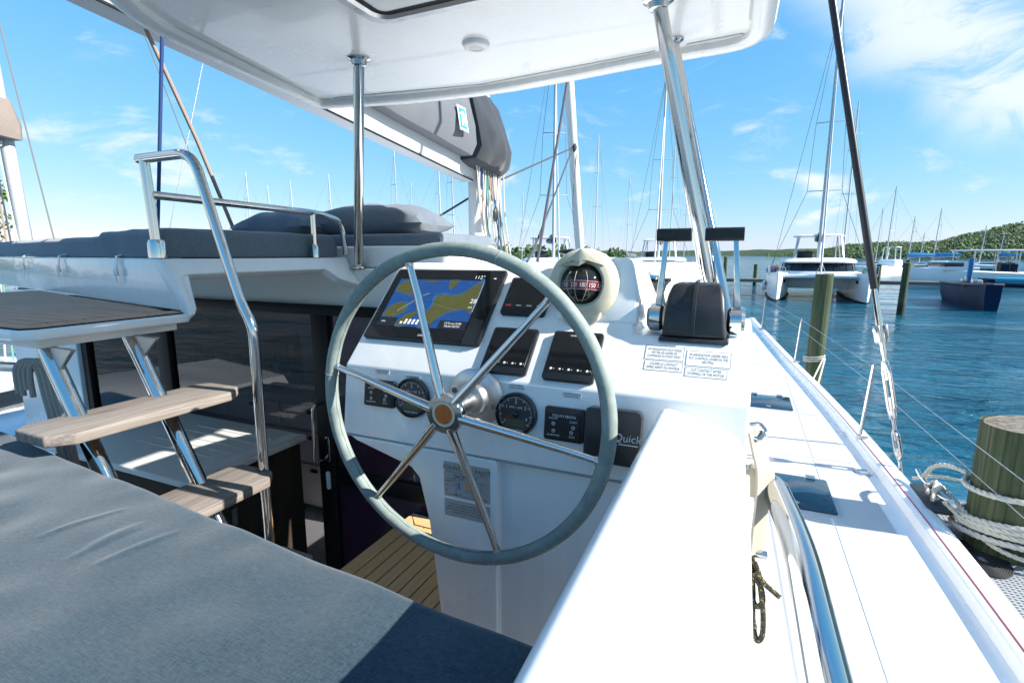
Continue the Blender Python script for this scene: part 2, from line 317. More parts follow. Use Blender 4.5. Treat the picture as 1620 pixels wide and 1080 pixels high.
def loft(bm, secs, closed_loop=True, caps=True):
    rings = [[bm.verts.new(vv(p)) for p in s] for s in secs]; n = len(rings[0])
    for p, q in zip(rings, rings[1:]):
        for j in range(n if closed_loop else n-1): bm.faces.new((p[j], p[(j+1) % n], q[(j+1) % n], q[j]))
    if caps: bm.faces.new(rings[0][::-1]); bm.faces.new(rings[-1])
    bmesh.ops.recalc_face_normals(bm, faces=bm.faces); return bm
def uvsphere(bm, c, r, k=24, h=14, sx=1, sy=1, sz=1):
    t = BM(); bmesh.ops.create_uvsphere(t, u_segments=k, v_segments=h, radius=1, matrix=Matrix.Translation(vv(c)) @ Matrix.Diagonal((r*sx, r*sy, r*sz, 1))); join(bm, t); return bm
def quad(bm, *ps): bm.faces.new([bm.verts.new(vv(p)) for p in ps]); return bm

def finish(name, bm, m, smooth=True):
    bmesh.ops.recalc_face_normals(bm, faces=bm.faces)
    me = bpy.data.meshes.new(name); bm.to_mesh(me); bm.free()
    if smooth:
        me.shade_smooth(); 
        try: me.set_sharp_from_angle(angle=R(38))
        except Exception: pass
    for x in (m if isinstance(m, (list, tuple)) else [m]): me.materials.append(x)
    return me
def obj(name, bm, m, parent=None, smooth=True):
    me = finish(name, bm, m, smooth)
    if parent is not None:
        o_ = V((0, 0, 0)); p = parent
        while p is not None: o_ += p.location; p = p.parent
        me.transform(Matrix.Translation(-o_))
    ob = bpy.data.objects.new(name, me); C.objects.link(ob)
    if parent is not None: ob.parent = parent
    return ob
def tag(o, label, cat, group=None):
    o['label'] = label; o['category'] = cat
    if group: o['group'] = group
    return o
def thing(name, label, cat, loc=(0, 0, 0), group=None):
    o = bpy.data.objects.new(name, None); C.objects.link(o); o.location = loc; o.empty_display_size = .1; return tag(o, label, cat, group)
def single(name, bm, m, label, cat, group=None, smooth=True): return tag(obj(name, bm, m, None, smooth), label, cat, group)
def struct(name, bm, m, smooth=True): o = obj(name, bm, m, None, smooth); o['kind'] = 'structure'; return o
def stuff(name, bm, m, parent=None, label=None, cat=None, smooth=False):
    o = obj(name, bm, m, parent, smooth); o['kind'] = 'stuff'
    if label and parent is None: tag(o, label, cat)
    return o
def text(bm, s, fr, a, b, size, c=.0006, align='CENTER', sx=1., shear=0., fit=None):
    cu = bpy.data.curves.new('lettering', 'FONT'); cu.body = s; cu.size = size; cu.align_x = align; cu.align_y = 'CENTER'; cu.shear = shear
    cu.space_line = .95; cu.resolution_u = 3; o = bpy.data.objects.new('lettering', cu); C.objects.link(o)
    dg = bpy.context.evaluated_depsgraph_get(); me = bpy.data.meshes.new_from_object(o.evaluated_get(dg))
    sx = fit/max(1e-6, max(v.co.x for v in me.vertices)-min(v.co.x for v in me.vertices)) if fit else sx
    me.transform(fr.m(a, b, c) @ Matrix.Diagonal((sx, 1, 1, 1))); bm.from_mesh(me); bpy.data.meshes.remove(me)
    bpy.data.objects.remove(o); bpy.data.curves.remove(cu)

# ================================================================== the boat we stand on
PANEL = Fr((0, 1.225, -.335), (1, 0, 0), (0, .70711, .70711))            # 45 degree instrument panel
GA = R(7.5); GAUGE = Fr((0, 1.225, -.335), (1, 0, 0), (0, math.sin(GA), math.cos(GA)))   # gauge panel below it (b negative downwards)
def XZ(y): return Fr((0, y, 0), (1, 0, 0), (0, 0, 1))                   # faces aft
def YZ(x): return Fr((x, 0, 0), (0, 1, 0), (0, 0, 1))                   # faces starboard
boat = thing('catamaran', 'white catamaran in the foreground with helm station, lounge deck and long side deck', 'boat', (-2.8, 3, WATER))

# --- side deck, gunwale and hull
def edge(y):
    k = [(-2, 1.05), (2, 1.06), (3, 1.035), (4.4, .975), (6, .86), (8.4, .62), (11, .40), (13.3, .2)]
    for (a, p), (b, q) in zip(k, k[1:]):
        if y <= b: t = (y-a)/(b-a); return p+(q-p)*t
    return k[-1][1]
def sedge(y): return sum(edge(y+d) for d in (-.9, -.5, 0, .5, .9))/5
bm = BM(); ys = [-1.5+.35*i for i in range(43)]
loft(bm, [[(-.45, y, -1.5), (sedge(y)-.045, y, -1.5)] for y in ys], False, False); side_deck = obj('side_deck', bm, GEL, boat)
bm = BM()
loft(bm, [[(sedge(y)-.05, y, -1.502), (sedge(y)-.04, y, -1.45), (sedge(y)-.02, y, -1.437), (sedge(y)+.06, y, -1.443), (sedge(y)+.095, y, -1.462), (sedge(y)+.10, y, -1.50), (sedge(y)+.06, y, -2.3), (sedge(y)-.04, y, -3.0), (sedge(y)-.25, y, -3.7)] for y in ys], False, False)
hull = obj('hull_side', bm, GEL, boat)
bm = BM(); tube(bm, [(sedge(y)-.008, y, -1.4375) for y in ys], .0045, 6); obj('trim_line', bm, STRIPE, hull)
bm = BM(); loft(bm, [[(-.95, y, -1.502), (-.9, y, -2.4), (-.75, y, -3.7)] for y in ys], False, False); quad(bm, (-.45, 13.2, -1.5), (.28, 13.2, -1.5), (.1, 13.6, -3.4), (-.5, 13.6, -3.4)); obj('inner_hull_side', bm, GEL, boat)
rows = [(-1.0, 1.2), (1.214, 3.215), (3.229, 4.24), (4.254, 5.44), (5.454, 7.2), (7.214, 9.2), (9.214, 11.6)]
for y0, y1 in rows:
    for inner in (True, False):
        bm = BM(); n = 8; t = BM(); lo = []; 
        pl = []
        for i in range(n+1): y = y0+(y1-y0)*i/n; pl.append((.075 if inner else .569, y))
        for i in range(n, -1, -1): y = y0+(y1-y0)*i/n; pl.append(((.556 if sedge(y) > .75 else sedge(y)*.55) if inner else max(sedge(y)-.16, .572), y))
        if not inner and sedge(y1) < .74: t.free(); bm.free(); continue
        t.free(); prism(bm, pl, -1.4995, -1.4965, r=0); obj('nonskid_panel', bm, DECK, side_deck)
def deck_hatch(x0, x1, y0, y1):
    bm = BM(); prism(bm, rpoly(x0, x1, y0, y1, .02), -1.4965, -1.484, r=.004, seg=2); f = obj('deck_window', bm, HATCHG, boat)
    bm = BM(); prism(bm, rpoly(x0-.012, x1+.012, y0-.012, y1+.012, .025), -1.4966, -1.4925, r=.001, seg=1); obj('frame', bm, ALU, f)
    for k in (.22, .78): bm = BM(); box(bm, x0+(x1-x0)*k-.03, x0+(x1-x0)*k+.03, y1-.035, y1+.018, -1.484, -1.472, .004, 2); obj('hinge', bm, STEEL, f)
    bm = BM(); lathe(bm, [(.02, 0), (.02, .006), (.012, .009)], Fr(((x0+x1)/2, y0+.06, -1.484)), k=18); obj('latch', bm, STEEL, f)
deck_hatch(.10, .535, 5.5, 6.02); deck_hatch(.17, .60, 3.31, 3.82)
for x, y in ((.893, 4.95), (.856, 4.09)):
    bm = BM(); F = Fr((x, y, -1.4965)); lathe(bm, [(.052, 0), (.052, .006), (.044, .010), (.040, .006), (.030, .005), (.0301, .004)], F, k=28); obj('filler_cap', bm, CHROME if y < 4.5 else WHITEPL, boat)

# --- coachroof, cabin bulkhead and interior
bm = BM(); prism(bm, [(2.103, -.068), (5.6, -.072), (5.75, -.12), (5.6, -.25), (2.103, -.258)], -5.3, -.36, Fr((0, 0, 0), (0, 1, 0), (0, 0, 1)), .03, 4); roof = obj('coachroof', bm, GEL, boat)
bm = BM(); box(bm, -.42, -.37, 1.9, 8.1, -1.5, -.95); obj('cabin_side', bm, GEL, boat)
bm = BM(); box(bm, -.41, -.40, 2.2, 5.6, -.949, -.256); obj('side_window', bm, CLEARW, boat)
bm = BM(); loft(bm, [[(-5.2, 5.62, -.2), (-.45, 5.62, -.2), (-.45, 5.63, -.2), (-5.2, 5.63, -.2)], [(-5.2, 8.1, -.95), (-.45, 8.1, -.95), (-.45, 8.11, -.95), (-5.2, 8.11, -.95)]]); obj('front_window', bm, CLEARW, boat)
bm = BM(); box(bm, -6.6, -.42, .0, 8, -2.10, -2.05); obj('cockpit_floor', bm, GEL2, boat)
bm = BM(); box(bm, -5.2, -.45, 5.4, 5.45, -2.05, -1.0); bm2 = BM(); box(bm2, -5.25, -5.2, 2.15, 5.6, -2.05, -.26); obj('port_cabin_wall', bm2, CABW, boat); box(bm, -1.1, -1.05, 2.15, 5.4, -2.05, -1.0); obj('cabin_wall', bm, SHADEW, boat)
# framed glass across the aft end of the cabin
bm = BM()
for x0, x1 in ((-4.33, -4.26), (-3.46, -3.34), (-2.115, -2.0), (-1.14, -1.08)): box(bm, x0, x1, 2.075, 2.14, -2.05, -.315, .004, 2)
box(bm, -4.33, -1.08, 2.07, 2.145, -.316, -.262, .004, 2); box(bm, -2.0, -1.14, 2.08, 2.135, -1.27, -1.17, .004, 2); box(bm, -2.0, -1.14, 2.08, 2.135, -2.05, -1.95, .004, 2)
frm = obj('door_frame', bm, FRAMEB, boat)
for x0, x1 in ((-4.26, -3.46), (-3.34, -2.115)):
    bm = BM(); box(bm, x0, x1, 2.10, 2.108, -2.05, -.316); obj('window_pane', bm, TINT, boat)
for z0, z1 in ((-1.17, -.316), (-1.95, -1.27)):
    bm = BM(); box(bm, -1.9995, -1.1405, 2.10, 2.108, z0, z1); obj('door_pane', bm, PURPLE, boat)
bm = BM(); tube(bm, fillet([(-2.06, 2.075, -.80), (-2.06, 2.0, -.80), (-2.075, 2.0, -1.125), (-2.075, 2.07, -1.125)], .03), .009, 10); obj('door_handle', bm, CHROME, boat)
bm = BM(); prism(bm, rpoly(-2.056, -2.02, -1.14, -.99, .017), 0, .012, XZ(2.074), .003, 2); lk = obj('door_lock', bm, CHROME, boat)
bm = BM(); prism(bm, rpoly(-2.046, -2.03, -1.09, -1.02, .007), .012, .014, XZ(2.074)); obj('keyhole', bm, FRAMEB, lk)
bm = BM(); prism(bm, rpoly(-2.062, -2.036, -1.30, -1.195, .012), 0, .01, XZ(2.074), .003, 2); obj('door_latch', bm, WHITEPL, boat)
bm = BM(); box(bm, -5.2, -4.335, 2.05, 2.14, -2.05, -.262, .01); obj('bulkhead_panel', bm, GEL2, boat)
# galley seen through the glass
gal = thing('galley_counter', 'white galley drawers and dark worktop inside behind the tinted glass', 'counter', (-3.2, 3.2, -2.05))
bm = BM(); box(bm, -4.6, -2.05, 2.9, 3.5, -2.0, -1.13, .01); obj('cabinet', bm, SHADEW, gal)
bm = BM(); box(bm, -4.62, -2.03, 2.88, 3.52, -1.128, -1.09, .008); obj('worktop', bm, COUNTER, gal)
for i in range(4):
    for z0, z1 in ((-1.35, -1.16), (-1.62, -1.37), (-1.95, -1.64)):
        bm = BM(); box(bm, -4.55+i*.63, -3.96+i*.63, 2.882, 2.898, z0, z1, .003, 1); d = obj('drawer', bm, SHADEW, gal)
        bm = BM(); prism(bm, rpoly(-4.29+i*.63, -4.22+i*.63, z1-.06, z1-.035, .008), 0, .008, XZ(2.882)); obj('latch', bm, FRAMEB, d)
bm = BM(); lathe(bm, [(.13, 0), (.135, .02), (.12, .34), (.115, .40), (.09, .43), (.03, .44)], Fr((-3.50, 3.15, -1.09)), k=24); single('kettle', bm, GLOSS, 'black kettle on the galley worktop behind the glass', 'kettle')
bm = BM(); box(bm, -4.45, -3.95, 2.98, 3.4, -1.09, -.80, .02); single('microwave', bm, GLOSS, 'dark oven box on the galley worktop behind the glass', 'oven')
# cockpit worktop under the lounge deck
bm = BM(); box(bm, -2.95, -2.35, 3.0, 3.45, -1.09, -.97, .03); single('worktop_brightener', bm, WHITEPL, 'added pale tray on the galley worktop beside the door post', 'brightener')  # white block added to lighten the dark galley interior
wt = thing('cockpit_counter', 'grey cockpit worktop with drainer grooves on a dark wood cabinet', 'counter', (-2.8, 1.75, -2.05))
bm = BM(); box(bm, -3.45, -2.19, 1.38, 2.07, -1.035, -1.0, .008); obj('worktop', bm, COUNTER, wt)
for i in range(5):
    bm = BM(); box(bm, -2.95+i*.012, -2.35+i*.012, 1.62+i*.075, 1.63+i*.075, -1.0, -.9965); obj('drainer_rib', bm, COUNTER, wt)
bm = BM(); box(bm, -2.28, -2.21, 1.42, 2.05, -.9998, -.9955, .002, 1); obj('edge_trim', bm, COUNTER, wt)
bm = BM(); box(bm, -3.4, -2.235, 1.44, 2.06, -2.05, -1.036, .005); obj('cabinet', bm, CABW, wt)
bm = BM(); prism(bm, rpoly(1.60, 1.63, -1.33, -1.24, .006), 0, .008, YZ(-2.235)); obj('catch', bm, STEEL, wt)
# --- lounge deck above the cockpit
WB = lambda y_off, z, a: None
bm = BM()
A0, B0, A1, B1 = V((-1.757, 1.183, -.2)), V((-4.8, 1.84, -.2)), V((-1.885, 1.207, -.012)), V((-4.8, 1.835, -.012))
th_ = V((.012, .055, 0)); tl_ = V((.006, .025, 0))
loft(bm, [[A0, A1, A1+th_, A0+tl_], [B0, B1, B1+th_, B0+tl_]]); bevel_edges(bm, bm.edges, .012, 3); lw = obj('lounge_wall', bm, GEL, boat)
bm = BM(); prism(bm, [(-1.93, 1.265), (-1.93, 2.10), (-4.8, 2.10), (-4.8, 1.90)], -.058, -.014, r=.006); obj('lounge_slab', bm, GEL, boat)
bm = BM(); CFR = Fr((-1.872, 0, -.012), (0, 1, 0), (-.68, 0, 1)); kz = math.sqrt(1+.68**2)
prism(bm, [(y_, (z_+.012)*kz) for y_, z_ in ((1.172, -.0125), (2.10, -.0125), (2.10, -.150), (2.04, -.135), (1.975, -.112), (1.945, -.082), (1.92, -.066), (1.25, -.069), (1.222, -.072), (1.208, -.084), (1.192, -.203), (1.176, -.203))], -.045, .0, CFR, .005, 3); obj('lounge_side_frame', bm, GEL, boat)
bm = BM(); box(bm, -4.8, -1.13, 2.0985, 2.1025, -.262, -.075); obj('cabin_fascia', bm, FASCIA, boat)
bm = BM(); box(bm, -4.6, -2.05, 3.53, 3.56, -1.09, -.50); obj('galley_back_panel', bm, LILAC, boat)
bm = BM(); prism(bm, [(2.16, -.066), (2.16, .045), (2.72, .05), (3.12, -.068)], -3.4, -1.32, Fr((0, 0, 0), (0, 1, 0), (0, 0, 1)), .015, 3); obj('lounge_plinth', bm, GEL2, boat)
for i, (x, y) in enumerate(((-3.81, 1.624), (-3.139, 1.48), (-2.355, 1.311))):
    q = V((x, y, -.01)); bm = BM(); d = V((-.21, -.977, 0)); s = V((.977, -.21, 0))
    path = [q+V((0, .12, .012)), q+V((0, .03, .016)), q+d*.012+V((0, 0, .004)), q+d*.016+V((0, 0, -.05)), q+d*.013+V((0, 0, -.075))]
    for a, b in zip(path, path[1:]): quad(bm, a-s*.012, a+s*.012, b+s*.012, b-s*.012)
    bmesh.ops.remove_doubles(bm, verts=bm.verts, dist=1e-4); bmesh.ops.solidify(bm, geom=list(bm.faces), thickness=.002)
    st = single('cushion_strap', bm, WHITEPL, ['white strap with buckle over the lounge wall, nearest the left edge of the picture', 'white strap with buckle over the lounge wall, middle one of three', 'white strap with buckle over the lounge wall, nearest the rail post'][i], 'strap', 'cushion straps on the lounge wall')
    bm = BM(); F = Fr(q+d*.018+V((0, 0, -.055)), s, (0, 0, 1)); box(bm, -.018, .018, -.02, .014, 0, .007, .002, 2, F); obj('buckle', bm, WHITEPL, st)
    bm = BM(); box(bm, -.02, -.002, -.05, -.018, .001, .004, 0, 1, F); obj('loose_end', bm, WHITEPL, st)

def pad(quadc, z0, z1, r, bul=.0, nu=36, nv=22, seed=0, wr=.0, ridges=()):
    """cushion over a plan quadrilateral: rounded rim, slightly crowned top"""
    bm = BM(); P = [V((*q, 0)) for q in quadc]; lu = (P[1]-P[0]).length; lv = (P[3]-P[0]).length
    def sp(n, l):
        k = [0, .02, .08, .2, .38, .62, 1.0]; e = [x*r/l for x in k]; mid = [e[-1]+(1-2*e[-1])*i/(n-1) for i in range(1, n-1)]
        return e+mid+[1-x for x in e[::-1]]
    us, vs_ = sp(nu, lu), sp(nv, lv); g = []
    for v_ in vs_:
        row = []
        for u_ in us:
            p = P[0]*(1-u_)*(1-v_)+P[1]*u_*(1-v_)+P[2]*u_*v_+P[3]*(1-u_)*v_
            du = max(0, r-min(u_, 1-u_)*lu); dv = max(0, r-min(v_, 1-v_)*lv); d = min(r, math.hypot(du, dv))
            z = z1-r+math.sqrt(max(0, r*r-d*d))
            z += bul*math.sin(math.pi*u_)**.5*math.sin(math.pi*v_)**.5 if 0 < u_ < 1 and 0 < v_ < 1 else 0
            z += wr*noise.noise(V((p.x*9+seed, p.y*9, seed)))*min(1, (r-d)/r*2)
            for (ax, ay, bx, by) in ridges:
                ab = V((bx-ax, by-ay)); t_ = max(0, min(1, (V((p.x, p.y))-V((ax, ay))).dot(ab)/ab.length_squared)); dd = (V((p.x, p.y))-V((ax, ay))-ab*t_).length
                z += .003*math.exp(-(dd/.0065)**2)*math.sin(math.pi*min(1, max(0, t_)))**.5
            ed = (wr*1.6 if wr else 0)*noise.noise(V((p.x*4+seed, p.y*4, 7))); row.append(bm.verts.new((p.x, p.y+ed*(1 if v_ > .5 else -1), z)))
        g.append(row)
    for a, b in zip(g, g[1:]):
        for j in range(len(a)-1): bm.faces.new((a[j], a[j+1], b[j+1], b[j]))
    rim = g[0]+[x[-1] for x in g[1:]]+g[-1][-2::-1]+[x[0] for x in g[-2:0:-1]]
    c = sum((v.co for v in rim), V())/len(rim); prev = rim
    for z, k in ((z1-r-(z1-r-z0)*.5, 1.004), (z0+.004, 1.0), (z0, .985)):
        cur = [bm.verts.new((c.x+(v.co.x-c.x)*k, c.y+(v.co.y-c.y)*k, z)) for v in rim]
        for i in range(len(rim)): bm.faces.new((prev[i], prev[(i+1) % len(rim)], cur[(i+1) % len(rim)], cur[i]))
        prev = cur
    bm.faces.new(prev); return bm
G = 'dark blue-grey lounge cushions'
c1 = single('seat_cushion', pad([(-4.7, 1.84), (-2.66, 1.40), (-2.66, 2.6), (-4.7, 2.6)], -.010, .085, .03, .006, seed=3, wr=.004), LOUNGEF, 'dark blue-grey lounge cushion above the strapped wall at the left edge', 'cushion', G)
c2 = single('seat_cushion', pad([(-2.65, 1.39), (-1.925, 1.215), (-1.925, 2.10), (-2.65, 2.3)], -.010, .098, .03, .008, seed=9, wr=.004), LOUNGEF, 'long dark blue-grey lounge cushion behind the chrome rail post', 'cushion', G)
c3 = single('seat_cushion', pad([(-2.9, 2.19), (-1.36, 2.19), (-1.34, 2.73), (-2.9, 2.73)], .048, .105, .02, .004, seed=5, wr=.003), LOUNGEF, 'sunlit thin grey cushion on the white plinth beneath the pillows', 'cushion', G)
def pillow(c, lx, ly, h, rz, seed):
    bm = BM(); n = 22; top = {}; bot = {}; ct, st_ = math.cos(rz), math.sin(rz)
    for i in range(n+1):
        for j in range(n+1):
            u, v = -1+2*i/n, -1+2*j/n
            k = ((1-abs(u)**2.6)*(1-abs(v)**2.6)); e = max(0, k)**.45
            pin = 1-.10*((1-v*v)*abs(u)**6+(0)) ; pin2 = 1-.10*(1-u*u)*abs(v)**6
            x, y = u*lx*pin, v*ly*pin2
            wr = .010*noise.noise(V((u*3.1+seed, v*3.1, 0)))+.006*noise.noise(V((u*9, v*4+seed, 2)))*(1-e*.5)
            X, Y = c[0]+x*ct-y*st_, c[1]+x*st_+y*ct
            top[i, j] = bm.verts.new((X, Y, c[2]+h*e+wr*e*1.5)); 
            bot[i, j] = top[i, j] if i in (0, n) or j in (0, n) else bm.verts.new((X, Y, c[2]-h*.62*e))
    for i in range(n):
        for j in range(n):
            bm.faces.new((top[i, j], top[i+1, j], top[i+1, j+1], top[i, j+1])); bm.faces.new((bot[i, j+1], bot[i+1, j+1], bot[i+1, j], bot[i, j]))
    return bm
single('pillow', pillow((-2.42, 2.35, .150), .33, .24, .105, R(-6), 1), PILLOWF, 'plump charcoal pillow half hidden behind the other, further from the wheel', 'pillow', 'charcoal pillows on the lounge')
single('pillow', pillow((-1.92, 2.47, .165), .36, .24, .115, R(8), 4), PILLOWF, 'plump charcoal pillow in front, nearer the grey sail bag', 'pillow', 'charcoal pillows on the lounge')

# --- top step platform with teak planks, ladder and rails
bm = BM(); prism(bm, [(-1.744, .74), (-1.78, .70), (-3.6, .70), (-3.6, 1.58), (-1.76, 1.178)], -.232, -.203, r=.006); plat = obj('step_platform', bm, GEL, boat)
bm = BM(); prism(bm, [(-1.80, .76), (-3.6, .76), (-3.6, 1.58), (-1.82, 1.17)], -.262, -.233, r=.004); obj('rim', bm, GEL2, plat)
bm = BM(); prism(bm, [(-1.765, .745), (-1.79, .718), (-3.6, .718), (-3.6, 1.57), (-1.775, 1.168)], -.203, -.1995); obj('caulking', bm, CAULK, plat)
def plank(parent, poly, z0, z1, m): b_ = BM(); prism(b_, poly, z0, z1, r=.0012, seg=1); return obj('plank', b_, m, parent)
plank(plat, [(-1.768, .75), (-1.795, .722), (-1.875, .722), (-1.838, .775), (-1.852, 1.18), (-1.778, 1.163)], -.1994, -.196, TEAKD)
plank(plat, [(-1.88, .722), (-3.6, .722), (-3.6, .768), (-1.846, .768)], -.1994, -.196, TEAKD)
y = .773
while y < 1.50:
    y1 = y+.043; wall = lambda q: -1.86-max(0, q-1.186)*4.6
    xa, xb = (-1.845-.03*(y-.77)), (-1.845-.03*(y1-.77))
    xa, xb = min(xa, wall(y+.012)), min(xb, wall(y1+.012))
    if xb < -3.55: break
    plank(plat, [(xa, y), (xb, y1), (-3.6, y1), (-3.6, y)], -.1994, -.196, TEAKD); y = y1+.005
ladder = thing('boarding_ladder', 'chrome ladder with weathered teak treads below the teak platform', 'ladder', (-1.6, .95, -2.05))
def tread(zc, x0, y0, y1, m=TEAKW):
    b_ = BM(); hw = .105
    prism(b_, [(x0-hw, y0+.03), (x0-hw+.03, y0), (x0+hw-.045, y0), (x0+hw, y0+.05), (x0+hw, y1-.05), (x0+hw-.045, y1), (x0-hw+.03, y1), (x0-hw, y1-.03)], zc-.032, zc, r=.006, seg=3); return obj('tread', b_, m, ladder)
tread(-.455, -1.655, .655, 1.215); tread(-.728, -1.49, .655, 1.19); tread(-1.0, -1.33, .655, 1.19); tread(-1.28, -1.17, .655, 1.19)
for yy in (.80, 1.03):
    bm = BM(); tube(bm, [(-1.865, yy, -.235), (-1.30, yy, -1.20), (-.95, yy, -1.80)], .024, 18); obj('stringer', bm, CHROME, ladder)
    bm = BM(); prism(bm, [(-1.86, -.262), (-1.70, -.262), (-1.79, -.335)], -.006, .006, XZ(yy), .002, 1); obj('bracket', bm, STEEL, ladder)
gr = thing('grab_rail', 'chrome rail looping from the lounge post down along the ladder', 'handrail', (-1.9, 1.18, -.01))
bm = BM(); tube(bm, fillet([(-1.945, 1.18, .328), (-1.665, 1.18, .328), (-1.50, 1.18, -.155), (-1.452, 1.18, -.23), (-1.462, 1.18, -1.3), (-1.47, 1.18, -1.9)], [.07, .05, .05, .1]), .0165, 18); obj('loop', bm, CHROME, gr)
bm = BM(); tube(bm, [(-1.905, 1.185, -.01), (-1.915, 1.18, .325)], .0165, 16); obj('post', bm, CHROME, gr)
bm = BM(); lathe(bm, [(.030, 0), (.029, .05), (.025, .062), (.019, .064)], Fr((-1.905, 1.185, -.011)), k=22); obj('socket', bm, CHROME, gr)
rl = thing('lounge_rail', 'low chrome rail along the lounge cushion beside the pillows', 'handrail', (-1.9, 2.0, -.01))
bm = BM(); tube(bm, fillet([(-1.905, 1.185, .206), (-1.89, 1.95, .198), (-1.885, 2.10, .165), (-1.885, 2.12, .0)], [.2, .05]), .0145, 16); obj('bar', bm, CHROME, rl)
bm = BM(); tube(bm, [(-1.89, 1.915, -.01), (-1.89, 1.915, .195)], .0125, 14); obj('post', bm, CHROME, rl)
bm = BM(); lathe(bm, [(.021, 0), (.020, .05), (.015, .06)], Fr((-1.89, 1.915, -.012)), k=18); obj('socket', bm, CHROME, rl)
# coiled dock line hung beside the ladder
bm = BM(); 
for k in range(4):
    o = k*.016; ph = rnd.uniform(-.02, .02)
    tube(bm, smooth_path([(-2.045+o, .80+o*.3, -.42+ph), (-2.04+o, .80+o*.3, -.35), (-2.01+o, .815+o*.3, -.322), (-1.975+o, .825+o*.3, -.345), (-1.955+o, .825+o*.3, -.43), (-1.935+o, .83+o*.3, -.56+ph), (-1.925+o, .835+o*.3, -.68+ph)], 6), .0085, 8)
rp = single('coiled_rope', bm, ROPEG, 'grey braided rope hanging in loops beside the ladder', 'rope')
bm = BM(); tube(bm, [(-2.35, .79, -.36), (-2.0, .84, -.35)], .016, 12); tube(bm, [(-2.35, .79, -.36), (-2.36, .9, -2.05)], .02, 12); single('rope_rail', bm, CHROME, 'short chrome bar that carries the grey coiled rope', 'rail')
bm = pad([(-2.95, .95), (-2.35, .95), (-2.35, 1.5), (-2.95, 1.5)], -1.62, -1.48, .04, .01); single('seat_cushion', bm, SEATF, 'blue cockpit seat cushion low down under the ladder treads', 'cushion')
bm = BM(); box(bm, -3.0, -2.3, .92, 1.52, -2.05, -1.62, .02); box(bm, -4.4, -3.1, .4, 1.2, -2.05, -1.3, .04); obj('cockpit_bench', bm, GEL2, boat)

# --- helm floor in pale teak planks
bm = BM(); box(bm, -1.5, -.2, .2, 2.095, -2.05, -1.337, .006); hf = obj('helm_floor', bm, GEL, boat)
bm = BM(); box(bm, -1.487, -.62, .3, 2.06, -1.3366, -1.3285); obj('caulking', bm, CAULK, hf)
plank(hf, [(-1.485, .3), (-1.415, .3), (-1.415, 1.972), (-1.485, 2.056)], -1.3284, -1.321, TEAKN)
plank(hf, [(-1.484, 2.058), (-1.41, 1.976), (-.62, 1.976), (-.62, 2.058)], -1.3284, -1.321, TEAKN)
for i in range(13): x = -1.408+i*.0605; plank(hf, [(x, .3), (x+.0545, .3), (x+.0545, 1.968), (x, 1.968)], -1.3284, -1.321, TEAKN)

# --- helm coaming beside the seat and the seat itself
bm = BM(); prism(bm, [(-.152, -.7), (.022, -.7), (.026, .98), (.012, 1.03), (-.035, 1.09), (-.10, 1.135), (-.152, 1.165)], -1.50, -.330, r=.034, seg=8, top_only=True); obj('coaming', bm, GEL, boat)
bm = BM(); box(bm, .024, .036, -.7, 1.0, -.62, -.40, .004, 2); obj('coaming_moulding', bm, GEL, boat)
bm = BM(); box(bm, -2.06, -.153, -.5, .57, -1.32, -.62, .02); box(bm, -2.14, -2.07, -.5, .74, -1.9, -.50, .02); obj('seat_base', bm, GEL, boat)
bm = pad([(-2.05, -.45), (-.175, -.45), (-.175, .575), (-2.05, .735)], -.615, -.52, .018, .012, 260, 150, seed=2, wr=.006, ridges=((-1.15, .44, -1.13, .585), (-1.02, .42, -1.02, .555), (-.955, .425, -.945, .57), (-1.03, .455, -1.035, .565)))
sc_ = single('helm_cushion', bm, SEATF, 'wide blue-grey fabric helm seat cushion in the lower left foreground', 'cushion')

# --- helm console
con = thing('helm_console', 'white moulded helm console with sloping instrument panel', 'console', (-.55, 1.5, -1.32))
pa = [(1.197, -.55), (1.225, -.335), (1.520, -.040), (1.548, -.027), (1.74, -.034), (1.98, -.062), (2.098, -.10), (2.098, -.55)]
pb = [(1.197, -.55), (1.225, -.335), (1.340, -.220), (1.366, -.207), (1.72, -.204), (2.0, -.222), (2.06, -.30), (2.06, -.55)]
bm = BM(); loft(bm, [[(x, y, z) for y, z in pr] for x, pr in ((-1.112, pa), (-.315, pa), (-.25, pb), (.034, pb))])
bevel_edges(bm, [e for e in bm.edges if len(e.link_faces) == 2 and e.calc_face_angle() > R(14)], .009, 3); shell = obj('shell', bm, GEL, con)
bm = BM(); prism(bm, [(-1.085, -.552), (-1.06, -.566), (-.86, -.618), (-.832, -.645), (-.80, -.78), (-.74, -1.325), (-.577, -1.325), (-.577, -.552)], -1.86, -1.193, Fr((0, 0, 0), (1, 0, 0), (0, 0, 1)), .012, 3); obj('pedestal', bm, GEL2, con)
bm = BM(); box(bm, -.60, .03, 1.222, 1.9, -1.325, -.552, .01); obj('lower_body', bm, GEL2, con)
bm = BM(); box(bm, -1.10, -.16, 1.1965, 1.205, -.5545, -.5495); obj('seam', bm, mat('seam_grey', (.35, .35, .34), .7), con)
# compass pod
bm = BM()
def podsec(x, w0): return None
loft(bm, [[(-.482, 1.375, -.185), (-.247, 1.375, -.185), (-.247, 1.80, -.19), (-.482, 1.80, -.10)],
          [(-.480, 1.392, -.105), (-.250, 1.392, -.12), (-.255, 1.78, -.14), (-.480, 1.78, -.06)],
          [(-.470, 1.412, -.020), (-.272, 1.412, -.026), (-.285, 1.68, -.03), (-.470, 1.70, -.03)],
          [(-.455, 1.425, -.004), (-.283, 1.425, -.008), (-.295, 1.66, -.012), (-.455, 1.68, -.010)]])
bevel_edges(bm, [e for e in bm.edges if e.calc_face_angle() > R(16)], .014, 4); obj('compass_pod', bm, GEL, con)
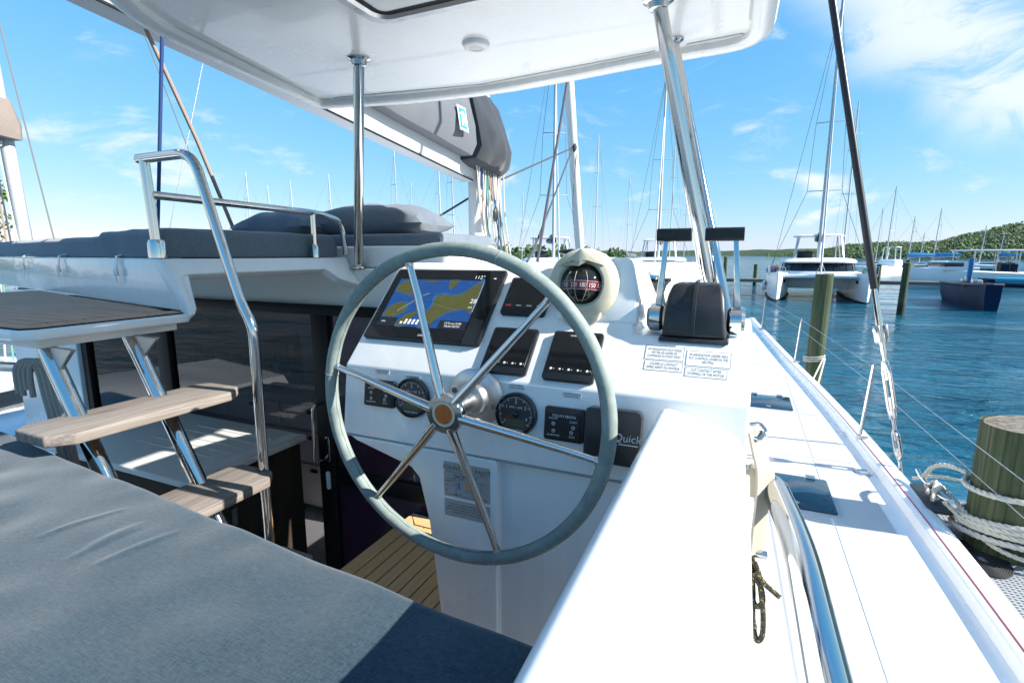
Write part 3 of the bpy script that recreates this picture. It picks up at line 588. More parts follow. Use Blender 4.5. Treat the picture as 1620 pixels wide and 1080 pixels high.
# console labels
def label2(fr, a, b, l1, l2, size=.0068):
    b_ = BM(); text(b_, l1+'\n'+l2, fr, a, b, size, .0012, fit=.046); b2 = BM(); box(b2, a-.026, a+.026, b-.0075, b+.0075, .0003, .0008, fr=fr); obj('label_strip', b2, WHITEPL, con); obj('lettering', b_, DARKP, con, False)
label2(GAUGE, -.972, -.012, 'DEMARRAGE MOTEUR', 'ENGINE STARTING'); label2(GAUGE, -.862, -.020, 'MOTEUR BABORD', 'PORT ENGINE')
label2(GAUGE, -.532, -.012, 'MOTEUR TRIBORD', 'STARBOARD ENGINE'); label2(GAUGE, -.378, -.018, 'DEMARRAGE MOTEUR', 'ENGINE STARTING')
def sticker(a0, a1, b0, b1, lines):
    b_ = BM(); box(b_, a0, a1, b0, b1, .0002, .0007, fr=PANEL); s = obj('sticker', b_, WHITEPL, con)
    b_ = BM()
    for x0, x1, y0, y1 in ((a0, a1, b0, b0+.0007), (a0, a1, b1-.0007, b1), (a0, a0+.0007, b0, b1), (a1-.0007, a1, b0, b1)): box(b_, x0, x1, y0, y1, .0008, .0011, fr=PANEL)
    text(b_, '\n'.join(lines), PANEL, (a0+a1)/2, (b0+b1)/2, min(.0108, (b1-b0)*.84/len(lines)/1.05), .0012, fit=(a1-a0)*.86); obj('lettering', b_, DARKP, s, False)
sticker(-.214, -.120, .108, .150, ['EN NAVIGATION SOUS VOILES', 'METTRE LES LEVIERS DE', 'COMMANDE AU POINT MORT'])
sticker(-.114, -.012, .098, .143, ['IN NAVIGATION UNDER SAILS', 'PUT CONTROL LEVERS IN THE', 'NEUTRAL'])
sticker(-.211, -.119, .076, .104, ['COUPER LE CONTACT', 'APRES ARRET DU MOTEUR'])
sticker(-.113, -.018, .067, .094, ['CUT CONTACT AFTER', 'STOPPING OF THE MOTOR'])
# builder's plates on the pedestal
pf = XZ(1.193)
bm = BM(); prism(bm, rpoly(-.744, -.597, -.682, -.578, .002), 0, .001, pf); pl1 = obj('builder_plate', bm, PLATE, con)
bm = BM(); text(bm, 'FOUNTAINE PAJOT', pf, -.670, -.595, .0175, .0013); text(bm, 'SAONA 47', pf, -.675, -.619, .016, .0013)
for i, (s_, a_, b_z) in enumerate((('Categorie', -.727, -.634), ('A  B  C  D', -.727, -.648), ('CE', -.735, -.664), ('12 14 20 30', -.66, -.660), ('MAX', -.615, -.672), ('max 14', -.70, -.672))): text(bm, s_, pf, a_, b_z, .008, .0013)
for z in (-.607, -.628, -.676): box(bm, -.738, -.603, z, z+.0008, .0011, .0014, fr=pf)
for x in (-.705, -.64, -.625): box(bm, x, x+.0008, -.676, -.628, .0015, .0017, fr=pf)
obj('lettering', bm, DARKP, pl1, False)
bm = BM(); box(bm, -.698, -.692, -.655, -.636, .0014, .0018, fr=pf); obj('mark', bm, BLUEP, pl1); bm = BM(); box(bm, -.672, -.664, -.655, -.636, .0014, .0018, fr=pf); obj('mark', bm, ORANGEP, pl1)
bm = BM(); prism(bm, rpoly(-.744, -.597, -.742, -.690, .002), 0, .001, pf); pl2 = obj('notice_plate', bm, PLATE, con)
bm = BM(); text(bm, 'The boat complies with the essential\nsafety requirements and the applicable\nharmonised standards for this type of craft\nas stated in the owner manual', pf, -.6705, -.715, .0086, .0013, sx=.93); obj('lettering', bm, DARKP, pl2, False)

# --- instruments
def rect_unit(name, label, cat, fr, a0, a1, b0, b1, h, mat_case, rad, group=None, scr=None):
    t = thing(name, label, cat, fr.p((a0+a1)/2, (b0+b1)/2), group)
    b_ = BM(); prism(b_, rpoly(a0, a1, b0, b1, rad), .0004, h, fr, .0035, 2); obj('case', b_, mat_case, t)
    if scr:
        i = scr; b_ = BM(); prism(b_, rpoly(a0+i[0], a1-i[1], b0+i[2], b1-i[3], .003), h-.001, h+.0012, fr, .0006, 1); obj('screen', b_, GLOSS, t)
    return t
mon = rect_unit('chartplotter', 'large black chartplotter screen showing a blue and olive sea chart', 'display', PANEL, -1.093, -.680, 0.100, .392, .013, BLACK, .008, scr=(.006, .006, .006, .006))
CH = .0146
def chart(nm, m, polys, c=CH):
    b_ = BM()
    for q in polys: b_.faces.new([b_.verts.new(PANEL.p(x, y, c)) for x, y in smooth2(q)])
    return obj(nm, b_, m, mon, False)
def smooth2(q): return [(p.x, p.y) for p in smooth_path([(x, y, 0) for x, y in q], 5, True)]
CB = mat('screen_blue', (.002, .008, .02), .2, emit=(.006, .034, .13), estr=.9); CO = mat('screen_olive', (.012, .012, .005), .2, emit=(.040, .044, .013), estr=.9); CG = mat('screen_grey', (.06, .07, .06), .2, emit=(.25, .26, .22), estr=.2)
CT = mat('screen_text', (.5, .5, .5), .3, emit=(.6, .62, .62), estr=.25); CD = mat('screen_dark', (.006, .008, .012), .15, emit=(.01, .012, .016), estr=.5)
mx0, mx1, my0, my1 = -1.062, -.742, .148, .345
b_ = BM(); quad(b_, *[PANEL.p(x, y, CH) for x, y in ((mx0, my0), (mx1, my0), (mx1, my1), (mx0, my1))]); obj('chart_sea', b_, CB, mon, False)
def mp(u, v): return (mx0+(mx1-mx0)*u, my0+(my1-my0)*v)
lands = [[(.02, .74), (.10, .70), (.21, .66), (.25, .80), (.20, .92), (.10, .96), (.03, .88)], [(.02, .22), (.12, .18), (.24, .30), (.22, .47), (.10, .46), (.03, .34)],
         [(.50, .04), (.60, .03), (.66, .22), (.78, .36), (.90, .40), (.985, .36), (.985, .93), (.90, .88), (.83, .74), (.72, .66), (.62, .68), (.53, .62), (.54, .45), (.49, .24)],
         [(.22, .02), (.33, .03), (.36, .16), (.40, .30), (.30, .26), (.24, .14)], [(.62, .98), (.72, .98), (.69, .86), (.66, .80), (.62, .88)], [(.30, .96), (.42, .98), (.50, .97), (.40, .93)]]
CS = mat('screen_shallow', (.003, .01, .02), .2, emit=(.02, .07, .17), estr=.8)
def grow(q, k=1.13): cx, cy = sum(p[0] for p in q)/len(q), sum(p[1] for p in q)/len(q); return [(min(1, max(0, cx+(x-cx)*k)), min(1, max(0, cy+(y-cy)*k*1.05))) for x, y in q]
chart('chart_shallows', CS, [[mp(*p) for p in grow(q)] for q in lands], CH+.00015)
chart('chart_land', CO, [[mp(*p) for p in q] for q in lands], CH+.0003)
b_ = BM()
for a, b in (((.16, .30), (.36, .64)), ((.37, .64), (.44, .70)), ((.56, .47), (.86, .36)), ((.60, .62), (.63, .70))):
    p, q = V((*mp(*a), 0)), V((*mp(*b), 0)); n = (q-p).normalized().cross(V((0, 0, 1)))*(.003 if a[0] < .5 else .0007); quad(b_, *[PANEL.p(x.x, x.y, CH+.0006) for x in (p-n, q-n, q+n, p+n)])
obj('chart_track', b_, CG, mon, False)
b_ = BM(); quad(b_, *[PANEL.p(*p, CH+.0007) for p in (mp(0, .0), mp(.21, .0), mp(.21, .17), mp(0, .17))]); obj('menu_box', b_, CD, mon, False); b_ = BM(); quad(b_, *[PANEL.p(*p, CH+.0007) for p in (mp(.70, 0), mp(1, 0), mp(1, .16), mp(.70, .16))]); obj('menu_box', b_, CD, mon, False); b_ = BM(); quad(b_, *[PANEL.p(*p, CH+.0002) for p in (mp(1.02, -.25), mp(1.16, -.25), mp(1.16, .22), mp(1.02, .22))]); obj('menu_box', b_, CD, mon, False)
b_ = BM(); rq = random.Random(4)
for q in lands:
    pp = [PANEL.p(*mp(*p), CH+.0005) for p in [(min(1, max(0, x)), min(1, max(0, y))) for x, y in smooth2(grow(q, 1.06))]]; tube(b_, pp, .00035, 4, closed=True)
for k in range(5): yy = .12+.19*k; tube(b_, [PANEL.p(*mp(x_/12, max(.01, min(.99, yy+.05*math.sin(x_*.8+k*2)+.04*math.sin(x_*1.7+k)))), CH+.0004) for x_ in range(13)], .00022, 4)
obj('chart_contours', b_, mat('contour_dark', (.005, .01, .02), .3), mon, False)
b_ = BM()
for k in range(46): u, v = rq.uniform(.03, .95), rq.uniform(.18, .97); text(b_, str(rq.randint(2, 38)), PANEL, *mp(u, v), .0042, CH+.0009)
obj('depth_figures', b_, mat('depth_grey', (.05, .06, .07), .3, emit=(.12, .14, .16), estr=.5), mon, False)['kind'] = 'stuff'
b_ = BM(); text(b_, '112°', PANEL, *mp(.93, 1.06), .020, CH+.001); text(b_, '28', PANEL, *mp(.97, .56), .024, CH+.001); text(b_, 'nm', PANEL, *mp(.96, .44), .011, CH+.001); text(b_, '17.9 nm 0:45\n18:26 00/24', PANEL, *mp(.85, .08), .0115, CH+.001)
text(b_, 'GARMIN', PANEL, -.875, .118, .009, CH+.001); text(b_, 'Info', PANEL, *mp(.06, .08), .010, CH+.001)
for i in range(9): box(b_, *[v for p in (mp(.26+.035*(i % 5)+.01*i, .05+.05*(i//5)),) for v in (p[0], p[0]+.008, p[1], p[1]+.009)], CH+.0008, CH+.001, fr=PANEL)
box(b_, -.714, -.706, .352, .356, CH, CH+.001, fr=PANEL); obj('screen_text', b_, CT, mon, False)
GD = 'small square black displays'
def small_display(a0, a1, b0, b1, label, brand=False, red=False):
    t = rect_unit('instrument_display', label, 'display', PANEL, a0, a1, b0, b1, .013, BLACK, .009, GD, (.007, .007, .022, .009)); b_ = BM()
    n = 5 if not red else 4
    for i in range(n):
        x = a0+.02+(a1-a0-.04)*i/(n-1)
        if red and i == 0: continue
        if red: box(b_, x-.008, x+.008, b0+.030, b0+.0335, .0143, .0147, fr=PANEL)
        else: prism(b_, [(x+.0036*math.cos(k), b0+.032+.0036*math.sin(k)) for k in [j*math.pi/(2 if i % 2 else 4) for j in range(4 if i % 2 else 8)]], .0143, .0147, PANEL); box(b_, x+.007, x+.009, b0+.031, b0+.033, .0143, .0147, fr=PANEL)
    if brand: text(b_, 'GARMIN', PANEL, (a0+a1)/2-.005, b1-.016, .008, .0147)
    obj('button_marks', b_, WHITEP, t, False)
    if red: b_ = BM(); box(b_, a0+.011, a0+.029, b0+.0285, b0+.0355, .0143, .0148, fr=PANEL); obj('power_button', b_, mat('red_button', (.6, .06, .07), .5), t)
small_display(-.652, -.513, .220, .364, 'small black display right of the chartplotter with a red button', red=True)
small_display(-.648, -.511, .018, .170, 'small black display below the red-button one, crossed by a wheel spoke')
small_display(-.464, -.326, .014, .170, 'small black display right of centre, partly behind the wheel rim', brand=True)
def gauge(a, b, rad, label, needle):
    t = thing('engine_gauge', label, 'gauge', GAUGE.p(a, b), 'round engine gauges'); F = Fr(GAUGE.p(a, b), GAUGE.u, GAUGE.v)
    b_ = BM(); lathe(b_, [(rad, .0004), (rad, .009), (rad*.965, .015), (rad*.90, .016), (rad*.85, .011)], F, k=48, caps=False); obj('bezel', b_, GLOSS, t)
    b_ = BM(); lathe(b_, [(rad*.87, .006), (rad*.87, .0105)], F, k=40); obj('dial', b_, mat('dial_face', (.03, .032, .035), .35), t)
    b_ = BM()
    for i in range(41):
        an = R(215-250*i/40); big = i % 5 == 0; r0, r1 = rad*(.66 if big else .73), rad*.80; hw = .0008 if big else .00045
        d = V((math.cos(an), math.sin(an), 0)); s = V((-d.y, d.x, 0))*hw
        quad(b_, *[F.p(q.x, q.y, .0109) for q in (d*r0-s, d*r1-s, d*r1+s, d*r0+s)])
    for s_, an in (('0', 212), ('1', 145), ('2', 90), ('3', 35), ('4', -18)): text(b_, s_, F, rad*.56*math.cos(R(an)), rad*.56*math.sin(R(an)), rad*.22, .011)
    text(b_, 'RPM x 1000', F, 0, rad*.32, rad*.13, .011); text(b_, 'VOLVO PENTA', F, 0, -rad*.70, rad*.12, .011); obj('dial_marks', b_, WHITEP, t, False)
    b_ = BM(); box(b_, -rad*.46, rad*.46, -rad*.55, -rad*.22, .0106, .0112, fr=F); obj('small_screen', b_, mat('lcd_green', (.055, .075, .035), .3), t)
    b_ = BM(); d = V((math.cos(R(needle)), math.sin(R(needle)), 0)); s = V((-d.y, d.x, 0)); prism(b_, [tuple((d*x+s*y_)[:2]) for x, y_ in ((-.006, -.0016), (rad*.66, -.0006), (rad*.66, .0006), (-.006, .0016))], .0122, .0132, F); obj('needle', b_, REDP, t)
    b_ = BM(); lathe(b_, [(rad*.15, .011), (rad*.15, .0145), (rad*.11, .016)], F, k=20); obj('needle_hub', b_, GLOSS, t)
gauge(-.857, -.077, .059, 'round black engine gauge left of the wheel hub behind a spoke', 205)
gauge(-.526, -.084, .059, 'round black engine gauge with red needle right of the wheel hub', 205)
def switch_panel(a0, a1, b0, b1, label):
    t = rect_unit('engine_switch_panel', label, 'switch panel', GAUGE, a0, a1, b0, b1, .011, BLACK, .007, 'black engine start panels'); b_ = BM(); cx = (a0+a1)/2; w_, h_ = a1-a0, b1-b0
    b2 = BM(); prism(b2, rpoly(a0+.006, a1-.010, b0+.006, b1-.015, .004), .011, .0122, GAUGE, .0005, 1); obj('keypad', b2, mat('keypad_black', (.008, .008, .009), .5), t)
    text(b_, 'VOLVO PENTA', GAUGE, cx, b1-.022, .0095, .0128)
    for s_, u, v in (('ON/OFF', .23, .66), ('START', .74, .60), ('ALARM/IND', .25, .16), ('STOP', .72, .16)): text(b_, s_, GAUGE, a0+w_*u, b0+h_*v, .0066, .0128)
    for u, v in ((.24, .50), (.74, .44), (.25, .29), (.70, .29)):
        F = Fr(GAUGE.p(a0+w_*u, b0+h_*v, .0126), GAUGE.u, GAUGE.v)
        for i in range(16):
            p, q = R(22.5*i), R(22.5*i+22.5); quad(b_, *[F.p(r_*math.cos(t_), r_*math.sin(t_), 0) for r_, t_ in ((.0032, p), (.0046, p), (.0046, q), (.0032, q))])
        box(b_, -.0006, .0006, .0, .0034, 0, .0003, fr=F)
    obj('button_marks', b_, WHITEP, t, False)
switch_panel(-1.027, -.917, -.116, -.036, 'black engine start panel left of the wheel hub, behind a spoke')
switch_panel(-.444, -.338, -.136, -.050, 'black engine start panel between the right gauge and the square black cover')
qk = rect_unit('windlass_control', 'square carbon-look black cover with white name, right of the wheel rim', 'control cover', GAUGE, -.332, -.195, -.170, -.036, .030, CARBON, .014)
bm = BM(); text(bm, 'Quick', GAUGE, -.226, -.102, .027, .0308, shear=.1); box(bm, -.246, -.200, -.1185, -.1165, .0305, .0311, fr=GAUGE); obj('lettering', bm, WHITEP, qk, False)

# --- compass
cp = thing('steering_compass', 'ivory steering compass with dark globe and red number band', 'compass', (-.404, 1.39, -.085))
CF = Fr((-.404, 1.400, -.083), (1, 0, 0), (0, math.sin(R(9)), math.cos(R(9))))
bm = BM(); lathe(bm, [(.102, -.02), (.101, .010), (.092, .026), (.078, .034), (.066, .036), (.059, .030), (.058, .018)], CF, k=48, caps=False); obj('bezel', bm, IVORY, cp)
bm = BM(); prism(bm, [(-.070, -.045), (-.050, -.098), (-.026, -.118), (.026, -.118), (.052, -.098), (.072, -.045), (0, -.05)], .002, .022, CF, .006, 3); sk = obj('lower_cover', bm, IVORY, cp)
bm = BM(); prism(bm, [(.020*math.cos(i*math.pi/12), -.088+.0085*math.sin(i*math.pi/12)) for i in range(24)], .0221, .0232, CF); obj('maker_badge', bm, BLUEP, sk)
bm = BM(); loft(bm, [[CF.p(-.075, .055, .012), CF.p(0, .096, .012), CF.p(.075, .055, .012), CF.p(0, .075, .012)], [CF.p(-.062, .050, .036), CF.p(0, .094, .046), CF.p(.062, .050, .036), CF.p(0, .062, .052)], [CF.p(-.020, .062, .042), CF.p(0, .086, .055), CF.p(.020, .062, .042), CF.p(0, .044, .064)]]); obj('hood', bm, IVORY, cp)
gc = CF.p(0, 0, .006); GR = .0575
bm = BM(); uvsphere(bm, gc, GR, 40, 24); obj('globe', bm, mat('compass_globe', (.012, .013, .012), .03, spec=.7), cp)
BF = Fr(gc, CF.u, CF.v); bm = BM(); g = []
for j in range(7):
    el = R(-17+26*j/6-2); g.append([bm.verts.new(BF.p(GR*1.006*math.cos(el)*math.sin(a_), GR*1.006*math.sin(el), GR*1.006*math.cos(el)*math.cos(a_))) for a_ in [R(-80+160*i/40) for i in range(41)]])
for a_, b_ in zip(g, g[1:]):
    for i in range(40): bm.faces.new((a_[i], a_[i+1], b_[i+1], b_[i]))
obj('number_band', bm, mat('compass_red', (.16, .012, .02), .15), cp)
bm = BM()
def onball(a_, el, k=1.02):
    n = (BF.u*math.sin(a_)*math.cos(el)+BF.v*math.sin(el)+BF.n*math.cos(a_)*math.cos(el)); u = (BF.u*math.cos(a_)-BF.n*math.sin(a_)); return Fr(gc+n*GR*k, u, n.cross(u))
for s_, d in (('270', -62), ('240', -37), ('210', -9), ('180', 15), ('150', 40), ('120', 66)): text(bm, s_, onball(R(d), R(-6), 1.012), 0, 0, .017, .0005, sx=.8)
for i in range(-26, 27):
    F = onball(R(i*2.9), R(-17), 1.009); box(bm, -.0004, .0004, -.001, .002, 0, .0003, fr=F)
    F = onball(R(i*2.9), R(6), 1.009); box(bm, -.0003, .0003, -.0015, .0005, 0, .0003, fr=F)
obj('numbers', bm, WHITEP, cp, False)
bm = BM()
for d in (-36, -8, 27): tube(bm, [onball(R(d*math.cos(R(e))), R(e), 1.012).o for e in range(-58, 40, 7)], .0006, 5)
obj('lubber_wires', bm, mat('wire_cream', (.6, .55, .4), .4), cp)
bm = BM(); prism(bm, [(-.505, 1.47), (-.47, 1.445), (-.40, 1.46), (-.385, 1.50), (-.47, 1.53)], .002, .016, r=.006, seg=3); single('dark_cover', bm, GLOSS, 'small glossy dark cover lying on top of the compass pod', 'cover')

# --- engine throttle
th = thing('engine_throttle', 'black twin-lever throttle box with chrome levers', 'throttle', (-.105, 1.42, -.215))
bm = BM(); loft(bm, [[(-.188, 1.335, -.217), (-.020, 1.335, -.217), (-.020, 1.52, -.2035), (-.188, 1.52, -.2035)], [(-.186, 1.340, -.206), (-.022, 1.340, -.206), (-.022, 1.52, -.196), (-.186, 1.52, -.196)]]); bevel_edges(bm, bm.edges, .005, 2); obj('base_plate', bm, BLACKW, th)
bm = BM(); loft(bm, [[(-.182, 1.342, -.206), (-.026, 1.342, -.206), (-.030, 1.515, -.2), (-.178, 1.515, -.2)], [(-.177, 1.352, -.14), (-.033, 1.352, -.14), (-.036, 1.51, -.14), (-.174, 1.51, -.14)], [(-.174, 1.370, -.100), (-.037, 1.370, -.100), (-.042, 1.50, -.100), (-.170, 1.50, -.100)], [(-.163, 1.395, -.072), (-.047, 1.395, -.072), (-.052, 1.48, -.072), (-.160, 1.48, -.072)]])
bevel_edges(bm, [e for e in bm.edges if e.calc_face_angle() > R(8)], .011, 4); bd_ = obj('body', bm, BLACKW, th)
bm = BM(); pth = [(-.106, 1.340, -.202), (-.106, 1.348, -.14), (-.106, 1.366, -.098), (-.106, 1.393, -.070), (-.106, 1.48, -.068)]
loft(bm, [[V(p)+V((dx, dy, dz)) for dx, dy, dz in ((-.0045, .004, 0), (-.004, -.0035, .002), (.004, -.0035, .002), (.0045, .004, 0))] for p in pth]); obj('ridge', bm, BLACKW, bd_)
bm = BM()
for x in (-.133, -.079): prism(bm, [(x-.003, 1.402), (x+.003, 1.402), (x, 1.408)], -.0725, -.0715)
obj('arrow_marks', bm, WHITEP, bd_, False)
for sgn, xp, xt in ((-1, -.203, -.190), (1, -.006, -.022)):
    bm = BM(); F = Fr((xp, 1.415, -.165), (0, 1, 0), (0, 0, 1)); lathe(bm, [(.026, -.024), (.036, -.016), (.037, .010), (.030, .018)], F, k=28)
    obj('lever_boss', bm, CHROME, th)
    bm = BM(); loft(bm, [[(xp+dx*1.3, 1.425+dy*2.0, -.165) for dx, dy in ((-.008, -.011), (.008, -.011), (.008, .011), (-.008, .011))], [(xp*.6+xt*.4+dx, 1.425+dy*1.2, -.07) for dx, dy in ((-.007, -.009), (.007, -.009), (.007, .009), (-.007, .009))], [(xt+dx, 1.43+dy, .042) for dx, dy in ((-.006, -.008), (.006, -.008), (.006, .008), (-.006, .008))]])
    bevel_edges(bm, bm.edges, .003, 2); obj('lever', bm, CHROME, th)
    bm = BM(); x0, x1 = (-.215, -.128) if sgn < 0 else (-.095, -.003); prism(bm, rpoly(1.416, 1.445, .034, .068, .008, 4), x0, x1, Fr((0, 0, 0), (0, 1, 0), (0, 0, 1)), .004, 3); obj('grip', bm, BLACK, th)
wn = thing('sheet_winch', 'dark sheet winch behind the throttle box', 'winch', (-.29, 1.80, -.205))
bm = BM(); WNF = Fr((-.285, 1.80, -.203)); lathe(bm, [(.075, 0), (.072, .03), (.050, .045), (.045, .075), (.052, .10), (.066, .115), (.066, .125), (.030, .128)], WNF, k=32); obj('drum', bm, GLOSS, wn)
bm = BM(); lathe(bm, [(.030, .128), (.028, .136), (.012, .137)], WNF, k=24); obj('cap', bm, CHROME, wn)

# --- steering wheel
wh = thing('ship_helm', 'large six-spoke chrome steering wheel with worn grey-green leather rim', 'steering wheel', (-.649, 1.094, -.386))
WC = V((-.649, 1.094, -.386)); bm = BM()
rimp = [WC+V((.40*math.cos(2*math.pi*i/120), 0, .40*math.sin(2*math.pi*i/120))) for i in range(120)]; tube(bm, rimp, [.0178+.0006*noise.noise(V((i*.35, 0, 0))) for i in range(120)], 18, closed=True); rim = obj('rim', bm, GREYLEA, wh)
for an in (71, -17, -73, -133, 172, 128):
    bm = BM(); a_ = R(an); c_ = WC+V((.40*math.cos(a_), 0, .40*math.sin(a_))); rd = V((math.cos(a_), 0, math.sin(a_)))
    tube(bm, [c_+(rd*math.cos(2*math.pi*j/20)+V((0, 1, 0))*math.sin(2*math.pi*j/20))*.0182+V((-math.sin(a_), 0, math.cos(a_)))*.0016*math.sin(j) for j in range(20)], .0011, 5, closed=True); obj('stitch_band', bm, mat('stitch', (.30, .32, .28), .9), rim)
bm = BM(); tube(bm, [WC+V((.3835*math.cos(2*math.pi*i/120), -.0045+.0012*math.sin(i*1.9), .3835*math.sin(2*math.pi*i/120))) for i in range(120)], .0013, 5, closed=True); obj('stitched_seam', bm, mat('seam_thread', (.12, .13, .12), .9), rim)
HUB = V((-.649, 1.055, -.386))
for an in (108.5, 48.5, -11.5, -71.5, -131.5, 168.5):
    a_ = R(an); d = V((math.cos(a_), 0, math.sin(a_))); bm = BM()
    tube(bm, [HUB+d*.040, HUB+d*.06+V((0, .002, 0)), WC+d*.30+V((0, -.006, 0)), WC+d*.386], [.0125, .0125, .0095, .0085], 14); sp0 = obj('spoke', bm, CHROME, wh); bm = BM(); tube(bm, [WC+d*.376, WC+d*.386], [.0098, .0115], 14); obj('weld_collar', bm, STEEL, sp0)
HF = Fr(HUB, (1, 0, 0), (0, 0, 1)); bm = BM(); lathe(bm, [(.030, -.045), (.036, -.03), (.050, -.012), (.052, .004), (.049, .010), (.033, .0105), (.031, .009)], HF, k=40); hb = obj('hub', bm, CHROME, wh)
bm = BM(); lathe(bm, [(.032, .0098), (.032, .0115), (.0255, .012), (.025, .0108)], HF, k=36); obj('hub_ring', bm, mat('hub_cream', (.55, .50, .42), .6), hb)
bm = BM(); lathe(bm, [(.0250, .0113), (.0250, .0122), (.016, .0128)], HF, k=36); obj('hub_badge', bm, RUST, hb)
bm = BM(); F = Fr((-.649, 1.218, -.386), (1, 0, 0), (0, 0, 1)); lathe(bm, [(.082, .0), (.082, .010), (.074, .016), (.047, .018), (.045, .034), (.039, .040), (.028, .041), (.028, .12)], F, k=40); sm = obj('shaft_mount', bm, STEEL, wh)
for an in (75, -15, 165, 255):
    bm = BM(); lathe(bm, [(.008, .016), (.008, .0195), (.005, .020)], F, .063*math.cos(R(an)), .063*math.sin(R(an)), 12); obj('bolt', bm, mat('bolt_dark', (.2, .19, .17), .5, 1.), sm)

# --- handrail, strap and lashing on the outboard side of the coaming
hr = thing('coaming_handrail', 'thick polished handrail along the outboard side of the white coaming', 'handrail', (.12, .8, -.5))
bm = BM(); tube(bm, fillet([(.022, 1.185, -.478), (.092, 1.185, -.492), (.122, .95, -.50), (.133, .1, -.505), (.133, -.5, -.51)], [.06, .1, .1], 12), .0265, 28); obj('bar', bm, CHROME, hr)
stp = thing('webbing_strap', 'cream webbing strap wound round the handrail end and hanging down', 'strap', (.05, 1.16, -.5))
bm = BM()
for i, o in enumerate((0., .009)): lathe(bm, [(.029+o*.5, -.034+.012*i), (.032+o*.5, -.030+.012*i), (.032+o*.5, .022-.006*i), (.029+o*.5, .026-.006*i)], Fr((.064, 1.185, -.486), (0, 1, 0), (0, 0, 1)), k=28)
obj('wrap', bm, WEB, stp)
def ribbon(bm, pts, wv, hw, t=.0025):
    pts = [vv(p) for p in pts]; wv = vv(wv).normalized(); top = []
    for i, p in enumerate(pts):
        tg = (pts[min(i+1, len(pts)-1)]-pts[max(i-1, 0)]).normalized(); n = tg.cross(wv).normalized()*t; h = hw[i] if isinstance(hw, list) else hw; top.append([p-wv*h-n, p+wv*h-n, p+wv*h+n, p-wv*h+n])
    loft(bm, top)
bm = BM(); ribbon(bm, smooth_path([(.046, 1.17, -.372), (.056, 1.165, -.41), (.066, 1.15, -.445), (.068, 1.13, -.50), (.066, 1.125, -.56), (.066, 1.12, -.618)], 6), (.6, .8, 0), .021); obj('hanging_strap', bm, WEB, stp)
bm = BM(); tube(bm, fillet([(.035, 1.20, -.365), (.055, 1.20, -.36), (.068, 1.18, -.37), (.055, 1.16, -.385), (.036, 1.165, -.38)], .01), .004, 10); obj('strap_ring', bm, CHROME, stp)
bm = BM(); box(bm, .046, .086, 1.112, 1.126, -.626, -.612, .003, 2); obj('buckle', bm, CHROME, stp)
bm = BM(); rr = random.Random(3)
tube(bm, smooth_path([(.058, 1.11, -.625), (.060, 1.10, -.66), (.064, 1.10, -.70), (.068, 1.10, -.76), (.078, 1.10, -.805), (.088, 1.10, -.79), (.086, 1.10, -.74), (.078, 1.10, -.69), (.072, 1.10, -.655), (.062, 1.10, -.63)], 8), .0055, 10)
tube(bm, smooth_path([(.066, 1.095, -.66), (.078, 1.09, -.68), (.082, 1.09, -.71), (.070, 1.09, -.72), (.060, 1.095, -.69), (.066, 1.09, -.65), (.085, 1.09, -.668), (.112, 1.085, -.685)], 8), .0055, 10)
tube(bm, smooth_path([(.056, 1.10, -.64), (.058, 1.09, -.69), (.064, 1.09, -.735), (.072, 1.09, -.77)], 8), .005, 10)
single('rope_lashing', bm, ROPEB, 'knotted black and yellow cord hanging from the cream strap', 'rope')

# --- hardtop over the helm
def inset(poly, d):
    n = len(poly); o = []
    for i in range(n):
        p, q, r_ = V(poly[i-1]), V(poly[i]), V(poly[(i+1) % n]); e1, e2 = (q-p).normalized(), (r_-q).normalized()
        n1, n2 = V((-e1.y, e1.x)), V((-e2.y, e2.x)); m_ = (n1+n2); m_ = m_/max(.3, m_.length_squared)*2 if m_.length > 1e-6 else n1
        o.append(tuple(q+m_*d))
    return o
hp = [(x, y, 0) for x, y in ((-1.45, .55), (.055, .55), (.045, 1.6), (.032, 2.31), (-.40, 2.335), (-.80, 2.395), (-1.20, 2.43), (-1.65, 2.385), (-2.165, 2.27), (-1.95, 1.22))]
hpf = fillet([hp[0]]+hp[1:]+[hp[0]], [.1, .1, .17, .3, .3, .3, .3, .10, .12], 7)[:-1]; HP = [(p.x, p.y) for p in hpf]
ht = thing('helm_hardtop', 'white hardtop roof over the helm with rounded rim', 'roof', (-1, 1.8, .8))
bm = BM(); rows_ = [(0.0, .86), (-.008, .83), (-.010, .80), (-.004, .780), (.012, .769), (.03, .767), (.060, .770), (.068, .776), (.070, .7985)]
rg = [[bm.verts.new((*q, z)) for q in inset(HP, d)] for d, z in rows_]; n = len(HP)
for a_, b_ in zip(rg, rg[1:]):
    for j in range(n): bm.faces.new((a_[j], a_[(j+1) % n], b_[(j+1) % n], b_[j]))
bm.faces.new(rg[-1]); tp = [bm.verts.new((*q, .90)) for q in inset(HP, .05)]
for j in range(n): bm.faces.new((rg[0][j], rg[0][(j+1) % n], tp[(j+1) % n], tp[j]))
bm.faces.new(tp); hsh = obj('shell', bm, GEL2, ht)
TR = mat('curtain_track', (.55, .57, .57), .4)
for p, q in (((-1.905, 1.32), (-2.065, 2.15)), ((-1.99, 2.215), (-1.20, 2.335)), ((-1.20, 2.335), (-.38, 2.255)), ((-.26, 2.235), (-.06, 2.215)), ((-.035, 2.10), (-.015, 1.5))):
    F = Fr((*p, .799), V((q[0]-p[0], q[1]-p[1], 0)), V((p[1]-q[1], q[0]-p[0], 0))); l_ = math.hypot(q[0]-p[0], q[1]-p[1]); bm = BM(); box(bm, 0, l_, -.007, .007, -.0045, -.0005, .001, 1, F); obj('curtain_track', bm, TR, ht)
bm = BM(); HXF = Fr((0, 0, .802), (1, 0, 0), (0, -1, 0))   # faces down
